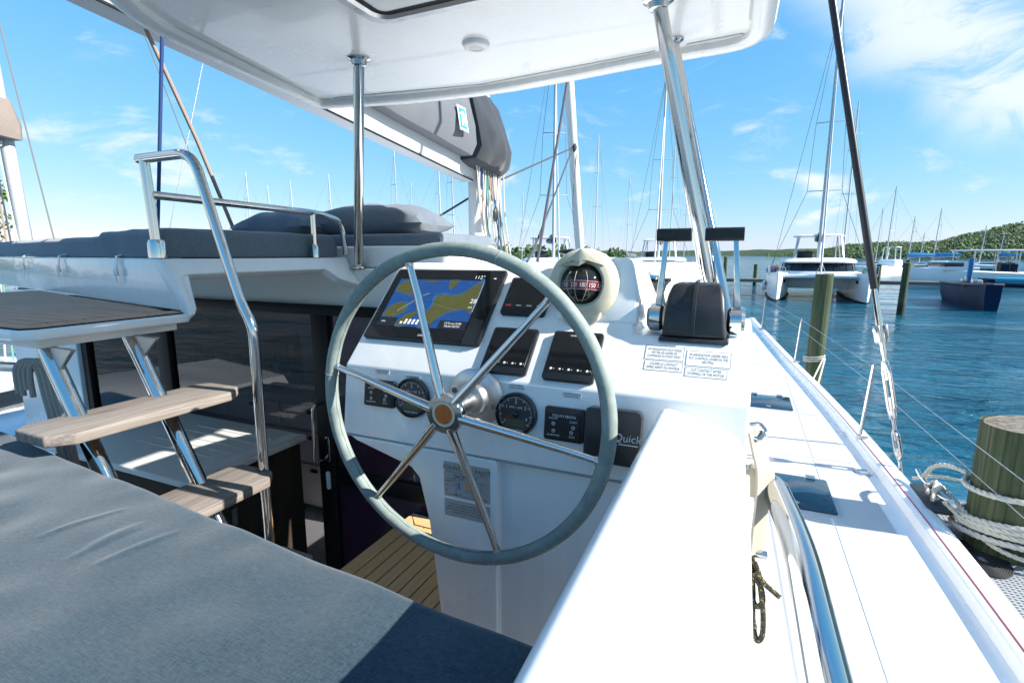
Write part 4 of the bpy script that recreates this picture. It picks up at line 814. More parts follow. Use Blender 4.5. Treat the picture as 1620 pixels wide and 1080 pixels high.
ring_o, ring_i = rpoly(-1.235, -.45, -1.615, -1.0, .07, 8), rpoly(-1.185, -.50, -1.565, -1.05, .05, 8)
a_ = [bm.verts.new(HXF.p(x, y, 0)) for x, y in ring_o]; b_ = [bm.verts.new(HXF.p(x, y, .012)) for x, y in inset(ring_o, .006)]; c_ = [bm.verts.new(HXF.p(x, y, .014)) for x, y in inset(ring_i, -.012)]; d_ = [bm.verts.new(HXF.p(x, y, -.008+.01)) for x, y in ring_i]
for p, q in ((a_, b_), (b_, c_), (c_, d_)):
    for j in range(len(p)): bm.faces.new((p[j], p[(j+1) % len(p)], q[(j+1) % len(p)], q[j]))
hx = obj('roof_hatch', bm, STEEL, ht)
bm = BM(); prism(bm, ring_i, .0005, .003, HXF); obj('hatch_glass', bm, HATCHG, hx)
bm = BM(); o1, o2 = inset(ring_i, -.004), inset(ring_i, .022); a_ = [bm.verts.new(HXF.p(x, y, .0045)) for x, y in o1]; b_ = [bm.verts.new(HXF.p(x, y, .0045)) for x, y in o2]
for j in range(len(a_)): bm.faces.new((a_[j], a_[(j+1) % len(a_)], b_[(j+1) % len(a_)], b_[j]))
obj('hatch_seal', bm, FRAMEB, hx)
dl = thing('ceiling_light', 'small round white light on the underside of the hardtop', 'light', (-.995, 1.895, .8)); LF = Fr((-.995, 1.895, .8015), (1, 0, 0), (0, -1, 0))
bm = BM(); lathe(bm, [(.052, 0), (.053, .006), (.048, .018), (.040, .022), (.029, .022), (.027, .019)], LF, k=36); obj('housing', bm, WHITEPL, dl)
bm = BM(); lathe(bm, [(.027, .018), (.027, .0205), (.015, .0225)], LF, k=28); obj('lens', bm, LENS, dl)
def pole(a, b, r, label, nm='support_pole', fl=True):
    t = thing(nm, label, 'pole', a, 'chrome poles under the hardtop'); b_ = BM(); tube(b_, [a, b], r, 22); obj('tube', b_, CHROME, t)
    if fl:
        b_ = BM(); lathe(b_, [(r*2.1, 0), (r*2.1, .006), (r*1.5, .012), (r*1.25, .03), (r*1.02, .032)], Fr(V(b)+V((0, 0, .0)), (1, 0, 0), (0, -1, 0)), k=28); obj('top_flange', b_, CHROME, t)
    b_ = BM(); lathe(b_, [(r*1.9, 0), (r*1.9, .006), (r*1.2, .014)], Fr(V(a)), k=24); obj('base_flange', b_, CHROME, t)
pole((-1.806, 2.12, -.068), (-1.508, 1.835, .8), .0225, 'upright chrome pole beside the pillows')
pole((-.086, 1.968, -.225), (-.305, 1.83, .8), .023, 'raked chrome pole behind the throttle, left one of the pair')
pole((-.036, 1.912, -.222), (-.300, 2.17, .8), .018, 'raked chrome pole behind the throttle, right one of the pair')

# --- rig: mast, boom, sail bag, furled sail, shroud
rig = thing('mast', 'white alloy mast of the foreground boat with a bundle of halyards', 'mast', (-2.8, 5.36, -.07))
bm = BM(); loft(bm, [[(-2.8+.11*math.cos(2*math.pi*i/20), 5.38+.17*math.sin(2*math.pi*i/20), z) for i in range(20)] for z in (-.2, 17.5)]); obj('spar', bm, ALU, rig)
cols = (ROPEW, ROPET, ROPED, ROPEN, ROPEW, ROPEBL, ROPEW, ROPED, ROPET, ROPEN, ROPEW, ROPEW)
for i, m_ in enumerate(cols):
    x0, y0 = -2.66+.02*(i % 3), 5.10+.05*i; bm = BM(); tube(bm, smooth_path([(x0, y0+rnd.uniform(-.05, .05), 1.05), (x0, y0, .7), (x0+.03, y0+rnd.uniform(-.06, .10), .35), (x0+.05, y0+rnd.uniform(-.02, .2), -.07)], 5), .007+.003*(i % 3 == 0), 6); obj('halyard', bm, m_, rig)
for i in range(9):
    bm = BM(); x0, y0 = -2.62, 4.98+.065*i; l_ = rnd.uniform(.12, .42); tube(bm, smooth_path([(x0, y0, .93), (x0+.01, y0+.02, .93-l_), (x0, y0+.05, .93-l_*1.05), (x0, y0+.06, .92)], 6), .008, 6); obj('rope_loop', bm, cols[(i*5) % 12], rig)
bm = BM(); uvsphere(bm, (-2.55, 5.28, .44), .07, 16, 10, .35, .7, 1.15); single('mast_block', bm, BLACKW, 'dark rounded block hanging among the halyards at the mast', 'block')
bz = lambda y: .775+.0965*(5.2-y)
bo = thing('boom', 'white boom running back from the mast under the sail bag', 'boom', (-2.8, 3, 1.0))
def bsec(y): 
    z = bz(y); return [(-2.8+a_, y, z+b_) for a_, b_ in ((-.09, .03), (-.075, .0), (.075, .0), (.09, .03), (.10, .13), (.09, .19), (-.09, .19), (-.10, .13))]
bm = BM(); loft(bm, [bsec(5.12), bsec(.2)]); obj('spar', bm, ALU, bo)
bm = BM(); box(bm, -2.728, -2.712, .2, 5.1, 0, .010, fr=Fr((0, 0, bz(0)-.0065), (1, 0, 0), (0, 1, -.0965))); obj('luff_groove', bm, FRAMEB, bo)
bm = BM(); box(bm, -2.87, -2.73, 5.08, 5.24, bz(5.2)+.04, bz(5.2)+.16, .02); obj('gooseneck', bm, STEEL, bo)
sb = thing('sail_bag', 'grey canvas sail bag on the boom with a small blue and white emblem', 'sail bag', (-2.8, 3.5, 1.2))
def bag(y, h, wd, zoff=0., seed=0):
    z0 = bz(y)+.17+zoff; o = []
    prof = [(-.5, 0), (-.62, .12), (-.60, .32), (-.42, .62), (-.2, .88), (0, 1.0), (.2, .88), (.42, .62), (.60, .32), (.62, .12), (.5, 0)]
    for i, (a_, b_) in enumerate(prof): o.append((-2.8+wd*a_+.012*noise.noise(V((y*3, i*1.3, seed))), y, z0+h*b_+.01*noise.noise(V((y*2.3, i*.9, 5+seed)))))
    return o
bm = BM(); loft(bm, [bag(.2+.18*i, .52+.075*(.2+.18*i), .36+.02*(.2+.18*i)) for i in range(27)]); obj('canvas', bm, BAGF, sb)
bm = BM(); secs = []
for i in range(9):
    t = i/8; y = 4.80+.62*t; secs.append([(p[0]+.03*noise.noise(V((i*.9, j*1.7, 3)))*(1+t), p[1]+.10*noise.noise(V((j*1.1, i*.7, 8)))*t-(.22*(j-5)**2/25*t), p[2]+.05*noise.noise(V((j*1.3, i, 1)))*t) for j, p in enumerate(bag(4.80+.92*t, .92*(1-.05*t*t), .54*(1+.14*math.sin(t*3)-.22*t*t), -.02))])
loft(bm, secs); bmesh.ops.subdivide_edges(bm, edges=bm.edges, cuts=1, use_grid_fill=True, smooth=.3); obj('front_flap', bm, BAGD, sb)
EF = Fr((-2.497, 4.47, 1.255), (0, 1, .0), (-.24, 0, .97)); bm = BM(); prism(bm, [(-.10, -.12), (.06, -.12), (.10, .12), (-.06, .12)], .0, .004, EF); em = obj('emblem', bm, WHITEP, sb)
bm = BM(); prism(bm, [(-.085, -.10), (.045, -.10), (.083, .10), (-.047, .10)], .004, .006, EF); obj('emblem_field', bm, BLUEP, em)
bm = BM(); prism(bm, [(-.045, -.07), (-.015, -.07), (.03, .07), (.0, .07)], .006, .0075, EF); prism(bm, [(.01, -.07), (.035, -.07), (.06, .05), (.035, .06)], .006, .0075, EF); prism(bm, [(-.03, -.01), (.05, .0), (.055, .02), (-.025, .01)], .0076, .0085, EF); prism(bm, [(-.06, .03), (-.02, .035), (-.015, .05), (-.055, .045)], .006, .0075, EF); obj('emblem_figure', bm, WHITEP, em)
gen = thing('furled_headsail', 'white furled headsail rolled on the forestay of the foreground boat', 'sail', (-2.8, 9.7, -.9)); bm = BM()
gp = [(-2.8, 9.42-.307*(z+.03), z) for z in [-.9+.25*i for i in range(57)]]; tube(bm, gp, [.030+.052*min(1, max(0, (p[2]+.6)*1.3))+.008*noise.noise(V((0, p[2]*4, 0))) for p in gp], 14); obj('rolled_sail', bm, mat('sailcloth', (.74, .73, .69), .8), gen)
bm = BM()
for (s, e) in ((0, 56),): tube(bm, [V(gp[i])+V((.084*math.cos(i*.55), .084*math.sin(i*.55), 0)) for i in range(4, 57)], .006, 5)
obj('leech_line', bm, ROPET, gen)
bm = BM(); tube(bm, [(-2.8, 8.24+.6, 1.80), (-2.9, 5.94, .871), (-3.2, 5.09, .407), (-3.5, 4.3, .0)], .012, 6); single('headsail_sheet', bm, ROPED, 'dark rope running from the furled sail down past the mast', 'rope')
bm = BM(); tube(bm, [(-2.8, 8.84, 1.80), (-1.9, 4.75, .006), (-1.85, 4.5, -.06)], .012, 6); single('headsail_sheet', bm, ROPED, 'dark rope running steeply from the furled sail to the coachroof', 'rope')
bm = BM(); tube(bm, [(-1.9, 4.9, -.06), (-2.35, 7.2, 2.5), (-2.65, 8.6, 5.0)], .016, 6); single('inner_stay', bm, ROPED, 'dark stay rising from the coachroof beside the furled sail', 'stay')
bm = BM(); uvsphere(bm, (-2.76, 8.80, 1.80), .05, 12, 8, .8, .8, 1.6); single('sheet_knot', bm, ROPED, 'dark knot where the two sheets meet the furled sail', 'knot')
bm = BM(); tube(bm, [(-2.525, 1.7, 1.0), (-2.736, 1.7, .02)], .0085, 8); single('hanging_rope', bm, ROPEBL, 'straight navy rope above the lounge behind the rail loop', 'rope')
bm = BM(); tube(bm, [(-2.8, 1.80, 1.12), (-2.8, 2.02, .62), (-2.8, 2.21, .12)], .0105, 8); single('mainsheet_line', bm, ROPET, 'slanting tan rope from the boom down to the pillows', 'rope')
bm = BM(); tube(bm, [(-3.9, 3.0, 1.7), (-4.625, 3.0, .22)], .004, 5); single('thin_wire', bm, STEEL, 'thin steel wire against the sky left of the upright pole', 'wire')

sh = thing('shroud', 'starboard shroud with black cover and chrome turnbuckle', 'shroud', (1.08, 4.15, -1.45))
sbv, stv = V((1.08, 4.15, -1.45)), V((-2.8, 5.2, 17.)); sdv = (stv-sbv).normalized()
def sp_(d, o=V((0, 0, 0))): return sbv+sdv*d+o
SU, SW = frame_of(sdv); SU = V((1, .35, 0)); SU = (SU-sdv*SU.dot(sdv)).normalized(); SW = sdv.cross(SU)
bm = BM(); tube(bm, [sp_(1.25), sp_(18.4)], .0235, 14); obj('cover', bm, mat('shroud_black', (.012, .014, .02), .4), sh)
bm = BM(); tube(bm, [sp_(.80), sp_(1.27)], [.016, .016], 12); tube(bm, [sp_(.99), sp_(1.24)], [.021, .018], 12); obj('rod', bm, CHROME, sh)
bm = BM()
for s_ in (-1, 1): box(bm, -.034, .034, -.06, .06, -.006, .006, .006, 2, Fr(sp_(.94)+SU*.026*s_, SW, sdv))
obj('fork', bm, STEEL, sh); bm = BM(); tube(bm, [sp_(.965)-SU*.042, sp_(.965)+SU*.042], .016, 14); obj('pin', bm, CHROME, sh)
bm = BM(); tube(bm, [sp_(.62), sp_(.90)], .0125, 10); tube(bm, [sp_(.20), sp_(.50)], .0125, 10); obj('screw', bm, CHROME, sh)
bm = BM()
tube(bm, fillet([sp_(.36), sp_(.365)+SW*.028, sp_(.42)+SW*.036, sp_(.68)+SW*.036, sp_(.735)+SW*.02, sp_(.74), sp_(.735)-SW*.02, sp_(.68)-SW*.036, sp_(.42)-SW*.036, sp_(.365)-SW*.02, sp_(.36)], .02, 4), .0115, 10)
lathe(bm, [(.022, -.03), (.025, 0), (.022, .03)], Fr(sp_(.72), SU, SW), k=16); lathe(bm, [(.022, -.03), (.025, 0), (.022, .03)], Fr(sp_(.38), SU, SW), k=16); obj('turnbuckle', bm, CHROME, sh)
bm = BM()
for s_ in (-1, 1): tube(bm, fillet([sp_(.27)+SW*.002, sp_(.25)+SW*.026*s_, sp_(.10)+SW*.028*s_, sp_(.06)], .02, 4), .011, 8)
obj('toggle', bm, CHROME, sh); bm = BM(); box(bm, -.012, .012, -.10, .14, -.006, .006, .003, 2, Fr(sp_(.0), SW, sdv)); obj('chainplate', bm, STEEL, sh)

# --- stanchions, lifelines, cleat
def stanchion(x, y, lean, label, h=.66):
    t = thing('stanchion', label, 'stanchion', (x, y, -1.497), 'stanchions along the side deck'); top = V((x+lean, y+.01, -1.497+h))
    b_ = BM(); tube(b_, [(x, y, -1.497), top, top+V((0, 0, .006))], [.0125, .0125, .006], 14); obj('post', b_, CHROME, t)
    b_ = BM(); lathe(b_, [(.020, 0), (.018, .09), (.0135, .095)], Fr((x, y, -1.497), (1, 0, 0), (0, 1, 0)), k=16); obj('socket', b_, CHROME, t)
    b_ = BM(); tube(b_, [(x-.005, y, -1.42), (x+.06, y, -1.425)], .011, 10); obj('clamp', b_, STEEL, t); return top
tops = [stanchion(1.02, 1.75, .04, 'stanchion beside the handrail out at the right edge'), stanchion(.926, 4.69, .045, 'nearest whole stanchion beside the turnbuckle'), stanchion(.715, 7.82, .04, 'second stanchion in front of the leaning green piling'), stanchion(.40, 11.2, .03, 'farthest stanchion beside the right throttle lever')]
bow = V((.20, 13.3, -.9))
for f, nm in ((0, 'upper'), (.5, 'lower')):
    pts = [p-V((0, 0, .30*2*f*.5 if f else .02)) for p in tops]+[bow-V((0, 0, .3*f))]; b_ = BM(); tube(b_, pts, .002, 6); single('lifeline', b_, STEEL, '%s thin steel lifeline strung between the stanchions' % nm, 'lifeline', 'lifelines along the side deck')
cl_ = thing('mooring_cleat', 'polished mooring cleat on the gunwale with white rope', 'cleat', (1.13, 3.7, -1.44))
bm = BM(); tube(bm, smooth_path([(1.112, 3.93, -1.365), (1.118, 3.85, -1.385), (1.13, 3.70, -1.392), (1.142, 3.55, -1.385), (1.15, 3.46, -1.36)], 6), [.013]*24+[.014], 14); obj('horns', bm, CHROME, cl_)
bm = BM()
bm.free()
for y in (3.74, 3.64): bm = BM(); tube(bm, [(1.128, y, -1.452), (1.13, y, -1.39)], [.022, .014], 12); obj('foot', bm, CHROME, cl_)
bm = BM(); prism(bm, rpoly(1.06, 1.19, 3.48, 3.90, .05), -1.455, -1.440, r=.004); obj('pad', bm, BLACKW, cl_)

# ================================================================== dock, pilings and mooring ropes beside us
def piling(x, y, r, ztop, label, lean=(0, 0), k=28):
    t = thing('mooring_piling', label, 'piling', (x, y, WATER), 'weathered mooring pilings'); b_ = BM(); zs = [WATER-1.2+(ztop-WATER+1.2)*i/14 for i in range(15)]
    loft(b_, [[(x+lean[0]*(z-ztop)/-3+r*(1+.05*noise.noise(V((math.cos(6.283*j/k)*1.6+x, math.sin(6.283*j/k)*1.6, z*.8)))+.05*(ztop-z)/3)*math.cos(6.283*j/k), y+lean[1]*(z-ztop)/-3+r*(1+.05*noise.noise(V((j*.7, 3, z)))*0+.05*(ztop-z)/3)*math.sin(6.283*j/k), z) for j in range(k)] for z in zs], caps=False); obj('trunk', b_, PILE, t)
    b_ = BM(); lathe(b_, [(r*1.0, -.02), (r*.985, .0), (r*.93, .008), (r*.4, .004)], Fr((x, y, ztop), V((1, 0, .10)), (0, 1, 0)), k=k); obj('cut_top', b_, PILET, t)
PX, PY, PR = 1.425, 3.47, .192
piling(PX, PY, PR, -.885, 'thick green piling with white ropes at the right edge', (.0, 0), 40)
def loop(z, r, tilt=.03, ph=0., n=64): return [(PX+r*math.cos(6.283*i/n), PY+r*math.sin(6.283*i/n), z+tilt*math.cos(6.283*i/n+ph)) for i in range(n)]
RL = ['uppermost white rope turn round the thick green piling', 'white rope turn in the middle of the lower coil on the piling', 'lowest white rope turn sagging round the thick green piling']
for i, (z, r, tl, ph) in enumerate(((-1.235, PR+.024, .02, .5), (-1.40, PR+.026, .04, 1.0), (-1.455, PR+.04, .03, 1.6))):
    bm = BM(); rope(bm, loop(z, r, tl, ph), .0165, .10, closed=True)
    if i == 1: rope(bm, loop(z-.030, r+.012, tl, ph+.3), .0165, .10, closed=True)
    if i == 2: rope(bm, loop(z-.035, r+.015, tl, ph), .0165, .10, closed=True)
    single('mooring_rope', bm, ROPEW, RL[i], 'rope', 'white ropes round the near piling')
def rline(pts, r, label, m=ROPEW): bm = BM(); rope(bm, resample(smooth_path(pts, 8), .02), r, .09); return single('mooring_rope', bm, m, label, 'rope')
rline([(1.115, 3.82, -1.375), (1.14, 3.80, -1.30), (1.18, 3.72, -1.24), (PX-.19, PY+.1, -1.215)], .014, 'white rope from the cleat up to the thick piling')
rline([(1.12, 3.74, -1.39), (1.16, 3.66, -1.36), (1.12, 3.62, -1.375), (1.15, 3.72, -1.355), (1.10, 3.70, -1.38), (1.16, 3.74, -1.37), (1.20, 3.60, -1.395), (PX-.20, PY-.05, -1.42)], .015, 'tangled white rope hitched over the cleat')
rline([(1.13, 3.50, -1.38), (1.22, 3.42, -1.46), (1.30, 3.26, -1.50), (1.48, 3.18, -1.53), (1.72, 3.0, -1.55), (2.1, 2.8, -1.555)], .013, 'white rope running below the piling out to the right')
rline([(1.12, 4.02, -1.46), (1.22, 3.95, -1.40), (1.45, 3.78, -1.36), (1.8, 3.6, -1.36)], .012, 'white rope passing behind the thick piling')
# gangway grating
gw = thing('dock_grating', 'grey open mesh grating of the dock beside the hull', 'grating', (1.7, 3.2, -1.58)); bm = BM()
for i in range(62): box(bm, 1.178+i*.022, 1.178+i*.022+.011, 1.7, 4.05, -1.586, -1.58)
for j in range(103): box(bm, 1.178, 2.54, 1.7+j*.0228, 1.7+j*.0228+.011, -1.5855, -1.5785)
stuff('mesh', bm, NETM, gw)
bm = BM(); box(bm, 1.16, 1.176, 1.68, 4.09, -1.64, -1.583, .004); box(bm, 1.1765, 2.54, 4.055, 4.09, -1.64, -1.583, .004); obj('edge_frame', bm, STEEL, gw)
bm = BM(); box(bm, 1.25, 2.5, 1.8, 4.0, -2.15, -2.1); obj('under_tray', bm, mat('dock_dark', (.05, .055, .06), .8), gw)
bm = BM(); sp2 = [(1.245+(.02+.0082*t/6.283)*math.cos(t), 3.27+(.02+.0082*t/6.283)*1.6*math.sin(t), -1.572) for t in [i*.2 for i in range(360)]]; tube(bm, sp2, .0052, 7); single('rope_coil', bm, mat('black_rope', (.02, .02, .022), .8), 'flat coil of black rope on the grey dock grating', 'rope')
piling(1.40, 11.3, .150, -.36, 'tall green piling standing in front of the moored catamaran', (-.04, .0))
bm = BM()
for z in (-1.92, -1.96, -2.0): rope(bm, [(1.36+.175*math.cos(6.283*i/40), 11.3+.175*math.sin(6.283*i/40), z+.02*math.cos(6.283*i/40)) for i in range(40)], .014, .1, closed=True)
for dx in (.0, .10): tube(bm, [(1.50+dx*.3, 11.2, -1.95), (1.15+dx, 9.6, -2.1), (.95+dx, 8.4, -2.2)], .013, 6)
single('mooring_rope', bm, ROPEW, 'white rope tied low round the tall leaning piling', 'rope')
piling(7.95, 33.9, .17, -.42, 'green piling alone in the water right of the black shroud', (-.05, 0))

# ================================================================== water, far dock, shore, hills
bm = BM(); S = 7000
for i in range(1): quad(bm, (-S, -S, WATER), (S, -S, WATER), (S, S, WATER), (-S, S, WATER))
struct('water', bm, SEA, False)
def pol(bearing, dist): return V((math.sin(R(bearing))*dist, math.cos(R(bearing))*dist, WATER))
fd = thing('timber_jetty', 'low timber jetty crossing the water behind the moored catamaran', 'jetty', (14, 61, WATER))
for i in range(40):
    bm = BM(); x = -6+i*1.5; box(bm, x, x+1.46, 60.2, 61.8, -2.62, -2.50, .01, 1); obj('deck_board', bm, PLANKD, fd)
bm = BM(); box(bm, -6, 54, 60.3, 60.5, -2.85, -2.621); box(bm, -6, 54, 61.5, 61.7, -2.85, -2.621); obj('bearer', bm, PLANKD, fd)
for i, (x, y, zt, l) in enumerate(((11.9, 60.0, -.9, 'jetty piling just right of the moored catamaran'), (14.6, 62, -.5, 'taller jetty piling behind the bare channel piling'), (26.8, 60, -.7, 'left of two brown jetty pilings by the white ferry'), (27.8, 60, -.7, 'right of two brown jetty pilings by the white ferry'), (-1.8, 60, -.2, 'jetty piling between the chrome poles and the lever'), (-3.6, 60, .2, 'jetty piling seen left of the raked chrome poles'), (1.2, 62, -1.0, 'short jetty piling right of the lever grip'))):
    piling(x, y, .19, zt, l, (0, 0), 14)

def land(name, pts, m, depth, nz_=.0, seed=0, kind=True, ny=14, nx=110):
    """pts: (bearing, distance, height); a ridge that falls away to the shore in front and to the ground behind"""
    bm = BM(); g = []
    for i in range(nx+1):
        b = pts[0][0]+(pts[-1][0]-pts[0][0])*i/nx
        for p, q in zip(pts, pts[1:]):
            if b <= q[0]: t = (b-p[0])/(q[0]-p[0]); t = t*t*(3-2*t); d, h = p[1]+(q[1]-p[1])*t, p[2]+(q[2]-p[2])*t; break
        col = []
        for j in range(ny+1):
            s = j/ny; dd = d+depth*s; hh = h*math.sin(min(1, s*1.6)*math.pi/2)**.8*(1 if s < .62 else max(0, 1-(s-.62)/.38)); P = pol(b, dd)
            P.z = WATER-.5+hh*(1+nz_*noise.fractal(V((P.x*.012+seed, P.y*.012, seed)), 1, 2, 5))+hh*.02*noise.noise(V((P.x*.08, P.y*.08, seed))); col.append(bm.verts.new(P))
        g.append(col)
    for a, b in zip(g, g[1:]):
        for j in range(ny): bm.faces.new((a[j], b[j], b[j+1], a[j+1]))
    o = obj(name, bm, m); o['kind'] = 'structure'; return o
land('hill', [(2, 900, 3), (6, 820, 9), (9, 760, 17), (11, 720, 20), (13, 640, 18), (15, 600, 19), (17, 560, 25), (20, 520, 31), (23, 500, 36), (27, 480, 42), (34, 470, 42), (45, 480, 40)], HILLM, 380, .18, 2.)
land('low_shore', [(-30, 900, 10), (-14, 1300, 14), (-8, 1500, 16), (0, 1500, 17), (5, 1400, 18), (10, 1300, 20)], HILLM, 300, .25, 5., nx=70)
land('shore_bank', [(-100, 120, 1.0), (-60, 140, 1.2), (-24, 150, 1.5), (-16, 170, 1.3), (-11, 200, .6), (-9, 220, .1)], HILLM, 70, .3, 8., nx=60)
def foliage(bm, c, r, n, rg, sz=.35, flat=.75):
    for _ in range(n):
        while True:
            p = V((rg.uniform(-1, 1), rg.uniform(-1, 1), rg.uniform(-1, 1)))
            if .25 < p.length < 1: break
        p = V((p.x*r, p.y*r, p.z*r*flat)); q = V(c)+p*(.8+.4*noise.noise(p*1.3/r+V(c)*.1)); u = V((rg.gauss(0, 1), rg.gauss(0, 1), rg.gauss(0, 1))).normalized(); w_ = u.orthogonal().normalized(); s = sz*rg.uniform(.6, 1.4)
        bm.faces.new([bm.verts.new(x) for x in (q-u*s, q+w_*s*.55, q+u*s, q-w_*s*.55)])
rg = random.Random(11); bm = BM()
for b0, b1, d0, d1, n, h0, h1 in ((-56, -10.5, 140, 190, 150, 2.2, 6.5), (9, 26, 430, 500, 170, 4, 9.5), (-100, -56, 110, 150, 40, 3, 7)):
    for i in range(n):
        b = rg.uniform(b0, b1); d = rg.uniform(d0, d1)*(1.0 if b0 < -60 else 1.0); P = pol(b, d); h = rg.uniform(h0, h1); fade = min(1, (b1-b)/4+.35) if b1 == -10.5 else 1
        h *= fade; foliage(bm, (P.x, P.y, WATER+h*.55), h*.75, 60, rg, h*.13)
bmh = BM(); rgh = random.Random(5); hill_o = bpy.data.objects['hill']; fc = list(hill_o.data.polygons)
for i in range(11000):
    f = fc[rgh.randrange(len(fc))]; q = V(hill_o.data.vertices[f.vertices[0]].co).lerp(V(hill_o.data.vertices[f.vertices[2]].co), rgh.random()).lerp(V(hill_o.data.vertices[f.vertices[rgh.choice((1, 3))]].co), rgh.random()*.5)
    if q.z < WATER+.5: continue
    r_ = rgh.uniform(1.2, 2.8); foliage(bmh, q+V((0, 0, r_*.5)), r_, 11, rgh, r_*.42, .9)
stuff('hillside_wood', bmh, LEAF, None, 'dense green wood covering the distant hill', 'trees')
stuff('mangrove_belt', bm, LEAF, None, 'dark green belt of mangrove trees along the far shore', 'trees')
# near tree at the far left
def tree(b, d, h, label):
    P = pol(b, d); P.z = WATER+.6; t = thing('shore_tree', label, 'tree', P); bm = BM(); tube(bm, [P, P+V((.2, .1, h*.4)), P+V((0, .3, h*.75))], [.28, .2, .08], 10)
    for k in range(6): a = k*1.05; tube(bm, [P+V((.1, .1, h*(.35+.06*k))), P+V((math.cos(a)*h*.25, math.sin(a)*h*.25, h*(.6+.05*k)))], [.1, .03], 6)
    obj('trunk', bm, BARK, t); bm = BM(); r2 = random.Random(int(b*10))
    for k in range(16): a = r2.uniform(0, 6.28); q = r2.uniform(0, h*.36); foliage(bm, P+V((q*math.cos(a), q*math.sin(a), h*r2.uniform(.5, .95))), h*.19, 420, r2, .11)
    obj('crown', bm, LEAFN, t)
tree(-70.3, 36, 6.3, 'leafy green tree behind the neighbouring mast at the left edge'); tree(-72.5, 42, 8.5, 'larger leafy tree just outside the left edge')

# ================================================================== other boats
def place(t, o, hd):
    """turn a thing built about the origin (bow towards +y) and set it on the water"""
    t.location = o; t.rotation_euler = (0, 0, hd)
def hullform(L_, hw, fb, xc=0., sheer=.25, fine=.0, stern=.85):
    st = []; n = 16
    for i in range(n+1):
        s = i/n; y = -L_/2+L_*s; w_ = hw*(min(1, (1-s)*2.6)**.62 if s > .5 else stern+(1-stern)*s*2); w_ = max(w_, .02+fine); z = fb+sheer*s*s
        st.append([(xc-w_*.9, y, z), (xc-w_, y, z-.12), (xc-w_*.97, y, z*.5), (xc-w_*.8, y, .06), (xc-w_*.5, y, -.35), (xc+w_*.5, y, -.35), (xc+w_*.8, y, .06), (xc+w_*.97, y, z*.5), (xc+w_, y, z-.12), (xc+w_*.9, y, z)])
    return st
def rigging(t, mx, my, mz, H, spread, fore, aft, dark=False, bagcol=None, boomlen=5.5, rm=.11):
    b_ = BM(); tube(b_, [(mx, my, mz), (mx, my-.35, H)], [rm, rm*.7], 10); obj('mast', b_, ALU if not dark else STEEL, t)
    b_ = BM(); 
    for z, k in spread: 
        yy = my-.35*(z-mz)/(H-mz); tube(b_, [(mx-k, yy-.35, z+.05), (mx, yy, z), (mx+k, yy-.35, z+.05)], .035, 6); obj('spreader', b_, ALU, t); b_ = BM()
    b_.free()
    b_ = BM(); top = (mx, my-.33, H-.4); sp = spread[0][1] if spread else 1.
    far = t.name.startswith('moored_yacht'); sr = .011 if far else .018
    tube(b_, [top, fore], sr, 5); tube(b_, [top, aft], sr, 5)
    for s in (-1, 1):
        pts = [top]+[(mx+s*k, my-.6, z) for z, k in reversed(spread)]+[(mx+s*(abs(aft[0]) if abs(aft[0]) > 1 else 1.3), my-.5, mz-.6)]
        tube(b_, pts, sr, 5)
    o_s = obj('stays', b_, STAY, t); o_s['kind'] = 'stuff'
    if bagcol is not None:
        b_ = BM(); tube(b_, [(mx, my-.15, mz+1.25), (mx, my-boomlen, mz+1.45)], .09, 8); obj('boom', b_, ALU, t)
        b_ = BM(); loft(b_, [[(mx+.24*k*a, my-.1-boomlen*s, mz+1.3+.2*s+.75*k*c) for a, c in ((-1, 0), (-1.1, .3), (-.5, .8), (0, 1), (.5, .8), (1.1, .3), (1, 0))] for s, k in ((-.03, .9), (.15, 1.05), (.6, .8), (1, .5))]); obj('sail_cover', b_, bagcol, t)
